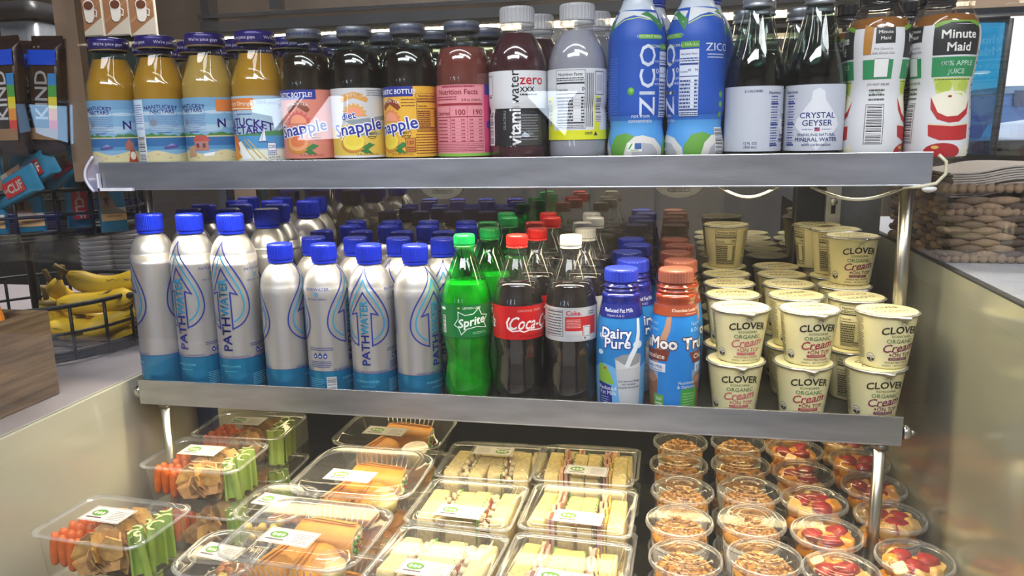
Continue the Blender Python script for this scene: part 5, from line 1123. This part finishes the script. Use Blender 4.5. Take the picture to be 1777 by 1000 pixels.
# granola and fruit cups
def dcup(kind):
    t = thing('granola_cup' if kind == 'g' else 'fruit_cup', 'x', 'cup'); H = .0945
    pr = mm([(31, .6), (32.5, 1), (33.5, 6), (42.5, 82), (43.6, 83), (43.8, 85)])
    b = MB(); b.lathe(pr, pet, n=36); b.build('cup', t)
    b = MB(); b.lathe(mm([(43.9, 80.5), (46.4, 81), (46.8, 83), (46.4, 86.5), (45.4, 87.6), (43.8, 87.2)]), petedge, n=72, cap=False, fn=lambda r, z, a: r+(.0003 if int(round(a/(2*pi)*72)) % 2 and z < .086 else 0)); b.build('rim', t)
    b = MB(); b.lathe(mm([(43.8, 87.2), (42.8, 84.8), (41, 84.6), (39.5, 90), (37, 93.2), (33, 94.2), (27, 93.6), (26, 92.8), (25, 93.8), (14, 93.9), (13.2, 93.2), (12.2, 93.9), (0, 94)]), petthin, n=36, cap=False); b.build('lid', t)
    f = interp(pr)
    if kind == 'g':
        b = MB(); b.lathe([(0, .0015)]+[(r-.0012, max(.0015, z)) for r, z in mm([(31, .6), (33.5, 6), (39.6, 56)])]+[(0, .056)], M('white_yogurt', '#d9d3bd', .4, coat=.3), n=32, cap=False); b.build('yogurt', t)
        A = Art(); A.R(-60, 12, 60, 54, M('sticker_paper', '#d9d6d0', .5, var=.02), 2); A.S([(-58, 14), (58, 14), (58, 52), (-58, 52)], 1, '#4a4440', 3, True)
        A.E(-20, 38, 13, 11, '#5c4a40', 3, 22); A.E(-20, 38, 12, 10, '#4f9a34', 4, 22)
        for k in (-1, 0, 1): A.E(-20+k*6.5, 38, 2.8, 4, '#dfe0cf', 5, 12)
        A.D(-34, 20, -6, 24, 1, '#4a3238', 4, .8); A.D(6, 18, 50, 48, 8, '#8a7880', 4, .35); A.build('label', cyl(f, .0385), du=5, parent=t)
    else:
        A = Art(); A.R(-14, 10, 38, 62, M('sticker_paper', '#d9d6d0', .5, var=.02), 2); A.S([(-10, 14), (35, 14), (35, 58), (-10, 58)], 1.6, '#26242a', 3, True)
        for i, s_ in enumerate(('fresh', 'fruit', 'cup')): A.T(s_, 20, 49-i*9, 8, '#33303a', 4)
        A.E(-2, 40, 7, 12, '#33503a', 4, 18); A.E(-2, 40, 6, 10, '#4f9a34', 5, 18)
        A.build('label', cyl(f, .038), du=5, parent=t)
    return t
GC, FC = dcup('g'), dcup('f')
def granola_mesh(k):
    def f():
        R_ = random.Random(k); b = MB(); g = [M('granola_gold', '#d99c48', .7, var=.25, scale=200), M('granola_brown', '#96602a', .7, var=.3, scale=200), M('granola_pale', '#dcb068', .7, var=.2, scale=200)]
        for i in range(260):
            a = R_.uniform(0, 2*pi); r = .036*sqrt(R_.random()); z = .058+.030*(1-(r/.044)**2)*R_.uniform(.75, 1) if R_.random() < .75 else R_.uniform(.056, .074)
            s = R_.uniform(.0014, .0034); b.lump((r*cos(a), r*sin(a), z), (s*1.3, s, s*.8), g[R_.choice((0, 0, 1, 2))], i, .3, 5, 3, R_.uniform(0, 3))
        b.lathe([(0, .0568), (.037, .0568), (.0385, .066), (.020, .072), (0, .075)], g[0], n=20, cap=False)
        return b.mesh('granola')
    return f
mango = M('mango_orange', '#e59a22', .35, var=.12, scale=40, coat=.4, sub=.3); melon = M('melon_pale', '#e8b868', .35, var=.12, scale=40, coat=.4, sub=.3); berry = M('strawberry_red', '#9c1414', .45, var=.35, scale=160, coat=.1); blue = M('blueberry', '#2c2038', .4, coat=.2)
def cube_mesh(m, nm, k):
    def f():
        R_ = random.Random(k); b = MB(); w_ = .0105
        b.loft([(-w_, w_*.8, w_*.7, .003), (-w_*.7, w_, w_*.95, .0035), (w_*.6, w_*.95, w_, .0035), (w_, w_*.75, w_*.8, .003)], m, nc=3, c=(0, 0, 0)); return b.mesh(nm)
    return f
def straw_mesh():
    b = MB(); b.tube([(0, 0, z) for z in (-.016, -.013, -.006, .004, .011, .014)], .01, berry, 12, rs=[.001, .005, .0115, .0150, .0125, .002]); b.v = [(x, y*.6, z) for x, y, z in b.v]; return b.mesh('strawberry')
def fill_fruit(x, y, zb, which, seed):
    R_ = random.Random(seed)
    for i in range(15):
        lev = i//8; a = 2*pi*(i % 8)/8+seed+lev; r = .0265 if i % 8 else .002
        if lev: r *= .95
        m, nm = ((mango, 'mango_cube'), (melon, 'melon_cube'))[R_.random() < .3]
        ob(nm, mesh_once((nm, i % 2), cube_mesh(m, nm, i % 2)), None, '%s fruit cube in the %s' % (('orange mango', 'pale melon')[nm == 'melon_cube'], which), 'fruit', 'fruit cubes in the %s' % which, None, (x+r*cos(a), y+r*sin(a), zb+(.048, .069)[lev]+R_.uniform(0, .006)), (R_.uniform(-.5, .5), R_.uniform(-.5, .5), R_.uniform(0, 3)))
    for i in range(3):
        a = seed*1.7+i*1.9; ob('strawberry', mesh_once('straw', straw_mesh), None, 'red strawberry piece on top inside the %s' % which, 'strawberry', 'strawberries in the %s' % which, None, (x+.017*cos(a), y+.017*sin(a), zb+.081), (pi/2+R_.uniform(-.3, .3), R_.uniform(-.5, .5), a))
def fill_lower(x, y, zb): pass
GR = {}
gcols = [(.8355, (-.068, .028, .123, .218, .313), 'left'), (.934, (-.050, .044, .138, .232, .326), 'right')]
for x, ys, cn in gcols:
    for j, y in enumerate(ys):
        for lev in (0, 1):
            zb = DZ+.0945*lev+.0003; w_ = '%s granola parfait cup, %s from the front in the %s granola column' % (('lower', 'upper')[lev], ORD[j], cn)
            stock(GC, 'clear '+w_, (x+(.004*sin(j*3+lev)), y, zb), radians(20*j+30*lev-30), 'granola cups')
            o = ob('granola', mesh_once(('gran', j % 3), granola_mesh(j % 3)), None, 'golden granola clusters in the %s cup, %s from front, %s column' % (('lower', 'upper')[lev], ORD[j], cn), 'granola', 'granola toppings', 'stuff', (x+(.004*sin(j*3+lev)), y, zb), (0, 0, j*1.3+lev))
fcols = [(1.0262, (-.068, .026, .120, .214, .308, .402), 'left'), (1.1215, (-.022, .087, .181, .275, .369), 'right')]
for x, ys, cn in fcols:
    for j, y in enumerate(ys):
        for lev in (0, 1):
            zb = DZ+.0945*lev+.0003
            stock(FC, 'clear %s fruit cup, %s from the front in the %s fruit column' % (('lower', 'upper')[lev], ORD[j], cn), (x, y, zb), radians(10+7*j), 'fruit cups')
            fill_fruit(x, y, zb, '%s fruit cup, %s from front, %s column' % (('lower', 'upper')[lev], ORD[j], cn), j*1.3+x*50+lev) if (lev == 1 or (j < 2 and cn == 'right')) else None
# ================================================================== counter goods left of the case
wirem = M('black_wire', '#1c1e22', .45, .4, var=.1)
BC = (-.365, .235)
def ring(b, r, z, rr=.0034, n=48, c=BC): b.tube([(c[0]+r*cos(2*pi*i/n), c[1]+r*sin(2*pi*i/n), z) for i in range(n)], rr, wirem, 6, True)
st_ = thing('wire_basket_stand', 'three-tier round black wire basket stand on the left counter', 'basket stand', (0, 0, 0))
for (nm, r, z0, z1, nv, mid) in (('lower_basket', .205, 1.028, 1.122, 22, 1), ('middle_basket', .205, 1.236, 1.318, 22, 1), ('upper_basket', .185, 1.395, 1.492, 20, 0)):
    b = MB(); ring(b, r, z1, .0042); bk = b.build(nm, st_)
    for k in range(5): b = MB(); ring(b, r-.004+.002*sin(k*2), z0+.003*k+.002*cos(k*3), .0038); b.build('base_ring', bk)
    if mid: b = MB(); ring(b, r, (z0+z1)/2, .0030); b.build('middle_ring', bk)
    for i in range(nv):
        a = 2*pi*i/nv; x, y = BC[0]+r*cos(a), BC[1]+r*sin(a); b = MB(); b.tube([(x, y, z0), (x, y, z1)], .0030, wirem, 6); b.build('upright_wire', bk)
    for i in range(9): b = MB(); yy = -r+.04+i*(2*r-.08)/8; hw = sqrt(r*r-yy*yy); b.tube([(BC[0]-hw, BC[1]+yy, z0), (BC[0]+hw, BC[1]+yy, z0)], .0018, wirem, 6); b.build('floor_wire', bk)
b = MB(); b.tube([(BC[0], BC[1], 1.024), (BC[0], BC[1], 1.9)], .007, wirem, 10); b.build('pole', st_)
for a in (0.4, 2.5, 4.6):
    b = MB(); b.tube([(BC[0], BC[1], 1.03), (BC[0]+.2*cos(a), BC[1]+.2*sin(a), 1.026)], .004, wirem, 8); b.build('foot_wire', st_)
# bananas
banm = M('ripe_banana_peel', '#d2ae28', .5, var=.12, scale=25, sub=.05)
nt = banm.node_tree; bs = nt.nodes['Principled BSDF']; n1 = nt.nodes.new('ShaderNodeTexNoise'); n1.inputs['Scale'].default_value = 45; n1.inputs['Detail'].default_value = 6
r1 = nt.nodes.new('ShaderNodeValToRGB'); r1.color_ramp.elements[0].position = .60; r1.color_ramp.elements[1].position = .66; mx = nt.nodes.new('ShaderNodeMix'); mx.data_type = 'RGBA'
tcx = nt.nodes.new('ShaderNodeTexCoord'); mpx = nt.nodes.new('ShaderNodeMapping'); mpx.inputs['Scale'].default_value = (.4, 1.4, 1.4); nt.links.new(tcx.outputs['Object'], mpx.inputs[0]); nt.links.new(mpx.outputs[0], n1.inputs['Vector'])
src = bs.inputs['Base Color'].links[0].from_socket; nt.links.new(n1.outputs['Fac'], r1.inputs[0]); nt.links.new(r1.outputs[0], mx.inputs['Factor']); nt.links.new(src, mx.inputs['A']); mx.inputs['B'].default_value = (.09, .045, .015, 1); nt.links.new(mx.outputs['Result'], bs.inputs['Base Color'])
def banana():
    t = thing('banana', 'x', 'banana'); b = MB(); pts = []; rs = []
    for i in range(13):
        s = i/12; a = (s-.5)*1.5; pts.append((.105*sin(a)*1.0, 0, .10*(1-cos(a))-.012)); rs.append(.0205*min(1, .35+2.2*min(s, 1-s)**.7))
    b.tube(pts, .019, banm, 10, rs=rs); b.build('peel', t)
    b = MB(); b.tube([pts[0], (pts[0][0]-.012, 0, pts[0][2]+.010), (pts[0][0]-.022, 0, pts[0][2]+.018)], .005, M('banana_stem', '#6b5a22', .6, var=.3), 7); b.build('stem', t)
    b = MB(); b.tube([pts[-1], (pts[-1][0]+.006, 0, pts[-1][2]+.004)], .006, M('banana_tip', '#221a10', .7), 7); b.build('tip', t); return t
BN = banana()
for (px, py, Y_, rot, l) in ((186, 487, .15, (.25, .0, .15), 'spotted banana lying lengthwise on top of the banana pile'), (170, 522, .12, (1.2, -.1, .1), 'banana second from the top with a bright yellow side'), (212, 545, .13, (1.1, -.45, .5), 'banana slanting down across the right of the pile'),
                               (118, 545, .17, (.4, 1.2, 1.3), 'banana standing upright behind the left of the pile'), (128, 590, .14, (.9, .9, .9), 'banana curving down to the basket floor at left'), (165, 612, .12, (1.3, .2, .6), 'lowest banana near the front wires'),
                               (222, 575, .19, (.8, .1, .4), 'shaded banana at the right edge of the basket'), (205, 600, .20, (.3, .1, -.3), 'shaded banana under the slanting one'), (140, 520, .24, (.3, .5, 1.2), 'dim banana at the back of the basket')):
    p = at(px, py, Y=Y_+.105); stock(BN, l, (p.x, p.y, max(p.z, 1.052)), rot, 'bananas in the wire basket')
# paper cups beside the bananas
pcm = M('grey_paper_cup', '#a9adb8', .6, var=.05); pck = M('cup_print_dark', '#33353c', .6)
def cupstack(nm, x, y, z, n, lab):
    t = thing('paper_cup', 'x', 'cup')
    b = MB(); b.lathe(mm([(28, 0), (29, 1), (39, 88), (41, 89), (41, 92), (39, 92.4)]), pcm, n=28, cap=False); b.build('cup', t)
    b = MB(); b.lathe(mm([(29.9, 8), (31.9, 26)]), pck, n=28, cap=False) ; b.build('band', t)
    for i in range(n): stock(t, '%s, %s cup of its stack' % (lab, ORD[i] if i < 12 else 'top'), (x, y, z+.011*i), 0, lab+' stack')
q_ = at(178, 470, Y=.52); cupstack('a', q_.x, .52, ZL+.0, 12, 'grey paper cup behind the bananas at left')
q_ = at(226, 450, Y=.55); cupstack('b', q_.x, .55, ZL+.0, 12, 'grey paper cup behind the bananas at right')
# snack bars
wrapm = {k: M('wrapper_'+k, c, .28, .15, var=.08, scale=30, bump=.25, bscale=60) for k, c in (('blue', '#27789a'), ('silver', '#bdb8a8'), ('cocoa', '#3a2a22'), ('royal', '#1c4fd0'), ('tan', '#b59a6e'))}
def bar(kind):
    t = thing('snack_bar', 'x', 'snack bar'); w_, l, d = .022, .062, .0075
    A = Art(); vs = []
    b = MB(); m = wrapm['blue' if kind == 'c' else 'cocoa']
    b.loft([(-l-.010, w_, .0006, .0004), (-l-.001, w_, .0006, .0004), (-l+.006, w_*.96, d, .005), (0, w_*.95, d*1.08, .006), (l-.006, w_*.96, d, .005), (l+.001, w_, .0006, .0004), (l+.010, w_, .0006, .0004)], m, nc=4); b.build('wrapper', t)
    s_ = lambda u, v, off: Vector((u, -d*1.1-.0004-off*3, v))
    if kind == 'c':
        A.P([(-20, -50), (-20, 8), (-4, -6), (6, -30), (20, -38), (20, -50)], '#8a6a58', 1); A.R(-20, -52, 20, -30, '#b9b2a2', 1); A.R(-20, -52, 20, -40, '#c09a68', 2)
        A.R(-12, -2, 12, 46, '#b02a2c', 3); A.T('CLIF', 0, 26, 19, '#e4e0da', 4, rot=90, bold=3); A.T('BAR', 0, 4, 7.5, '#e4e0da', 4, rot=90, bold=1.5)
        A.P([(-14, -12), (-11, -20), (-14, -26), (-10, -22), (-6, -28), (-8, -18), (-5, -12)], '#3a3038', 4); A.T('CHOCOLATE', 0, -44, 4, '#3a2a20', 4)
    else:
        A.R(-20, 36, 20, 54, '#1c4fd0', 1); A.T('KIND', -2, 0, 25, '#b9b9b9', 3, rot=90, bold=1.5)
        for k, c in enumerate(('#c83c2c', '#d88a2a', '#d8c83a', '#4f9a4a', '#2f7fc0')): A.R(8, -44+k*14, 20, -30+k*14, c, 2)
        A.R(-20, -54, 20, -40, '#8a6a4a', 2)
    A.build('wrapper_print', s_, parent=t)
    return t
BCL, BKD = bar('c'), bar('k')
R_ = random.Random(3)
for i in range(7):
    x = -.40+.042*i; y = BC[1]-sqrt(.19**2-(x-BC[0])**2)+.014 if abs(x-BC[0]) < .185 else .2
    a = math.atan2(x-BC[0], -(y-BC[1]))
    stock(BCL, 'blue snack bar standing in the middle basket, %s from the left along the front wires' % ORD[i], (x, y, 1.312), (radians(-6), 0 if i != 5 else pi, a*.7+R_.uniform(-.1, .1)), 'blue snack bars in the middle basket')
for i, (px, py, Y_, ry) in enumerate(((50, 318, .06, 1.15), (100, 312, .09, 1.10), (20, 345, .05, 1.2))):
    p = at(px, py, Y=Y_+.03); stock(BCL, 'blue snack bar lying slanted on top of the middle basket, %s of three' % ('left', 'right', 'lowest')[i], (p.x, p.y, p.z+.012), (.25, ry, .1), 'blue snack bars in the middle basket')
for i, (px, py, Y_) in enumerate(((18, 170, .06), (84, 158, .08), (124, 170, .14), (52, 175, .12), (-30, 165, .06))):
    p_ = at(px, py, Y=Y_); x, y, a = p_.x, p_.y, -1.75+.1*i
    o = stock(BKD, 'brown snack bar with blue top seal standing in the upper basket, %s from the left' % ORD[i], (x, y, 1.468), (radians(-4), radians(3*(i % 2)), a+pi/2), 'brown snack bars in the upper basket'); o.scale = (1.35, 1.35, 1.25)
for i in range(7):
    a = -2.5+.4*i; x, y = BC[0]+.10*cos(a), BC[1]+.10*sin(a)
    lumpob('candy_bar', 'small dark wrapped candy piece lying in the upper basket', 'candy', 'candies in the upper basket', (x, y, 1.412), (.028, .016, .010), wrapm['cocoa' if i % 2 else 'tan'], i, .15, a)
# weathered wooden crate with an orange bag
cr = thing('wooden_crate', 'weathered grey-brown wooden crate on the left counter', 'crate', (-.094, -.026, ZL))
crw = M('weathered_wood', '#66543f', .75, var=.6, scale=10, stretch=(6, .5, 9), bump=.8, bscale=30)
for nm, bx in (('side_board', (-.018, -.52, 0, 0, 0, .130)), ('back_board', (-.30, -.018, 0, -.018, 0, .130)), ('far_board', (-.318, -.52, 0, -.30, 0, .130)), ('bottom_board', (-.30, -.52, 0, -.018, -.018, .012))):
    b = MB(); b.box(*bx, crw); o = b.build(nm, cr); md = o.modifiers.new('worn_edge', 'BEVEL'); md.width = .002; md.segments = 2
bag = thing('chip_bag', 'orange and white snack bag standing in the wooden crate', 'bag', (-.16, -.11, ZL+.013))
b = MB(); b.loft([(0, .05, .02, .012), (.06, .056, .030, .02), (.12, .05, .022, .015), (.150, .046, .003, .002), (.158, .046, .001, .0008)], M('orange_foil_bag', '#e08a1e', .3, .2, bump=.3, bscale=40), nc=5); b.build('pouch', bag)
b = MB(); b.loft([(.152, .0465, .0035, .002), (.170, .0465, .0016, .001)], M('white_bag_top', '#d8d4cc', .4), nc=4); b.build('top_seal', bag)
bag.rotation_euler = (0, 0, 1.2)
# staff side beyond: cabinets, posters of coffee cups, brewer
panel = M('taupe_cabinet_wood', '#7d6c60', .6, var=.15, scale=8, stretch=(1, 1, .1))
for i, (x0, x1, y, zt_, m, l) in enumerate(((-2.1, -1.02, 1.9, 1.55, M('slate_grey_machine', '#6d7380', .4, .3), 'grey equipment cabinet far behind the left snack bars'), (-.98, .25, 1.75, 1.72, panel, 'taupe wooden cabinet behind the case at left'), (.30, 1.0, 1.85, 1.80, M('beige_cabinet', '#a09484', .6, var=.1), 'beige cabinet behind the case at centre'))):
    t = thing('staff_cabinet', l, 'cabinet', (x0, y, 0))
    b = MB(); b.box(0, 0, 0, x1-x0, .25, zt_, m); b.build('carcass', t)
    n = 3
    for k in range(n):
        wd = (x1-x0)/n; b = MB(); b.box(wd*k+.01, -.02, .9, wd*(k+1)-.01, 0, zt_-.04, m); d = b.build('door', t); b = MB(); b.box(wd*(k+1)-.05, -.035, 1.3, wd*(k+1)-.04, -.02, 1.42, steel); b.build('handle', d)
def poster(x, y, z, w_, h, lab, seed):
    t = thing('coffee_poster', lab, 'poster', (x, y, z)); b = MB(); b.box(-w_/2-.004, 0, -h/2-.004, w_/2+.004, .008, h/2+.004, M('poster_edge', '#d0c8bc', .6)); b.build('board', t)
    A = Art(); W_, H_ = w_*500, h*500; A.R(-W_, -H_, W_, H_, '#8a6448'); A.P([(-W_, -H_), (W_, -H_*.2), (W_, -H_)], '#b3ada4', 1); A.P([(-W_, -H_*.5), (W_, H_*.5), (W_, H_*.6), (-W_, -H_*.35)], '#9a7454', 1)
    A.P([(-W_*.42, H_*.35), (-W_*.34, -H_*.30), (-W_*.1, -H_*.42), (W_*.2, -H_*.40), (W_*.42, -H_*.2), (W_*.48, H_*.35)], '#c9c7c4', 3); A.S([(W_*.44, H_*.2), (W_*.68, H_*.1), (W_*.6, -H_*.15), (W_*.4, -H_*.1)], W_*.09, '#c9c7c4', 3); A.E(W_*.03, H_*.38, W_*.46, H_*.26, '#d4d2cf', 4, 26); A.E(W_*.03, H_*.37, W_*.40, H_*.20, '#5a3426', 5, 24)
    A.build('print', lambda u, v, off: Vector((u, -.001-off*8, v)), parent=t)
YP_ = 1.60
for i, (px, py) in enumerate(((155, 24), (201, 22), (246, 22))):
    p = at(px, py, Y=YP_); poster(p.x, YP_, p.z, .098, .150, '%s poster of a white coffee cup on the staff side' % ('left', 'middle', 'right')[i], i)
p = at(170, 66, Y=YP_+.02); tag((lambda b: (b.box(-1.60, YP_+.02, 1.0, p.x+.22, YP_+.05, p.z+.02, M('dark_green_board', '#1f2a2a', .5)), b.build('backboard'))[1])(MB()), 'dark board behind and below the coffee posters', 'board')
p = at(40, 60, Y=1.2)
br = thing('coffee_brewer', 'grey coffee brewer with black handle far left behind the snack bars', 'coffee brewer', (p.x, 1.2, p.z-.28))
b = MB(); b.loft([(0, .13, .1, .03), (.30, .13, .1, .03), (.31, .12, .09, .03)], M('pale_steel_body', '#8e939c', .3, .6)); b.build('body', br)
b = MB(); b.loft([(.311, .14, .11, .03), (.36, .14, .11, .03)], M('black_brewer_top', '#202226', .4)); b.build('top', br)
b = MB(); b.tube([(-.05, -.10, .20), (-.05, -.16, .24), (-.05, -.17, .30), (-.05, -.12, .34)], .008, M('black_brewer_top'), 8); b.build('handle', br)
b = MB(); b.lathe([(.03, 0), (.035, .05), (.03, .08), (0, .082)], M('black_brewer_top'), n=18); b.build('spout', br, loc=(.03, -.12, .16))
b = MB(); b.box(p.x-.5, 1.05, 0, p.x+.5, 1.4, p.z-.281, M('dark_back_counter', '#2d2b2a', .5)); tag(b.build('back_counter'), 'dark back counter carrying the coffee brewer', 'counter')
# ================================================================== right of the case: woven basket with napkins, glass door
WB = thing('woven_basket', 'dark brown woven basket on the right counter', 'basket', (1.185, .165, ZR))
wk = [M('seagrass_brown', '#6a5746', .75, var=.35, scale=60, bump=.6, bscale=200), M('seagrass_tan', '#877058', .75, var=.3, scale=60, bump=.6, bscale=200), M('seagrass_dark', '#4a3c32', .75, var=.3, scale=60)]
hgt = .102; lenx = .34; leny = .26
b = MB(); b.box(.004, .006, .002, lenx-.004, leny, hgt-.016, M('basket_liner', '#2a231e', .9)); b.build('liner', WB)
def strand(L, r, m):
    def f():
        bb = MB(); n = 7; bb.tube([(L*(i/(n-1)-.5), -.0035*sin(pi*i/(n-1)), 0) for i in range(n)], r, m, 7, rs=[r*.45+r*.6*sin(pi*i/(n-1)) for i in range(n)]); return bb.mesh('strand')
    return f
rows = 10; zr_ = (hgt-.020)/rows
for j in range(rows):
    z = .010+zr_*(j+.2)
    n = 9
    for i in range(n):
        x = lenx*(i+.5*(j % 2))/n+.010
        if x > lenx: continue
        k = (i*7+j*3) % 3; ob('strand', mesh_once(('st', k), strand(.043, .0056, wk[k])), WB, loc=(x, 0, z), rot=(0, R_.uniform(-.06, .06), 0))
    for i in range(6):
        y = leny*(i+.5*(j % 2))/6+.01; k = (i*5+j) % 3
        ob('strand', mesh_once(('st', k), strand(.043, .0056, wk[k])), WB, loc=(0, y, z), rot=(0, 0, -pi/2))
def braid():
    bb = MB(); bb.lump((0, 0, 0), (.0075, .0055, .0072), wk[1], 2, .12, 8, 6, .5); return bb.mesh('braid_knot')
bm_ = mesh_once('braid', braid)
for z in (.006, .070, hgt):
    for i in range(30): ob('braid_knot', bm_, WB, loc=(lenx*i/29.5+.002, -.003, z), rot=(.2, .5, 0))
    for i in range(20): ob('braid_knot', bm_, WB, loc=(-.003, .008+leny*i/20, z), rot=(.2, .5, pi/2))
b = MB(); b.box(.106, -.0095, .064, .122, -.006, .076, M('brass_tag', '#b8ae8c', .35, .6)); b.build('clasp', WB)
npm = M('grey_napkin', '#b5aca2', .9, var=.05, bump=.2, bscale=200)
def napkin():
    bb = MB(); nx, ny = 12, 6; L_, D_ = .155, .16; vs = []
    for s in (0, 1):
        for j in range(ny+1):
            for i in range(nx+1):
                x = L_*i/nx; vs.append((x, D_*j/ny, .011*(1/(1+math.exp(-(x-.055)*90)))-.003*(x/L_)**3+.0022*s-.0011))
    N = (nx+1)*(ny+1); fs = []
    for j in range(ny):
        for i in range(nx):
            a = j*(nx+1)+i; fs += [(a, a+nx+1, a+nx+2, a+1), (N+a, N+a+1, N+a+nx+2, N+a+nx+1)]
    for i in range(nx): fs += [(i, i+1, N+i+1, N+i)]; a = ny*(nx+1)+i; fs += [(a, N+a, N+a+1, a+1)]
    for j in range(ny): a = j*(nx+1); fs += [(a, N+a, N+a+nx+1, a+nx+1)]; a += nx; fs += [(a, a+nx+1, N+a+nx+1, N+a)]
    bb.add(vs, fs, npm, False); return bb.mesh('napkin')
nm_ = mesh_once('napkin', napkin)
for i in range(11):
    ob('napkin', nm_, None, 'grey paper napkin stacked in the woven basket, %s from the top' % ORD[10-i], 'napkin', 'napkins in the woven basket', None, (1.187+R_.uniform(-.003, .003), .168+R_.uniform(-.003, .003), ZR+hgt-.012+.0031*i), (0, 0, R_.uniform(-.02, .02)))
for i in range(11):
    ob('napkin', nm_, None, 'grey paper napkin in the right pile of the woven basket, %s from the top' % ORD[10-i], 'napkin', 'napkins in the woven basket', None, (1.352+R_.uniform(-.003, .003), .168+R_.uniform(-.003, .003), ZR+hgt-.012+.0031*i), (0, 0, R_.uniform(-.02, .02)))
# tilted glass door with dark frame
dr = thing('glass_door', 'blue-tinted glass door with dark frame standing ajar beyond the napkin basket', 'door')
a_, b_, c_, d_ = at(1640, 34, Y=1.05), at(1753, 32, Y=1.0), at(1722, 268, Y=1.0), at(1640, 268, Y=1.05)
fm = M('blackened_frame', '#272a2e', .45, .3, var=.3, scale=30)
b = MB(); b.tube([a_, b_], .0085, fm, 4); b.build('top_rail', dr)
b = MB(); b.tube([b_, c_, Vector((c_.x-.01, c_.y, .9)), Vector((c_.x-.01, c_.y, 0))], .0085, fm, 4); b.build('stile', dr)
b = MB(); b.add([a_, b_, c_, d_], [(0, 1, 2, 3)], clear('blue_tinted_glass', tint='#5fc0dc', edge=.4, base=.10, rough=.02, body=.08, bodycol='#3f9fc0'), False); o = b.build('glass', dr); md = o.modifiers.new('thickness', 'SOLIDIFY'); md.thickness = .006
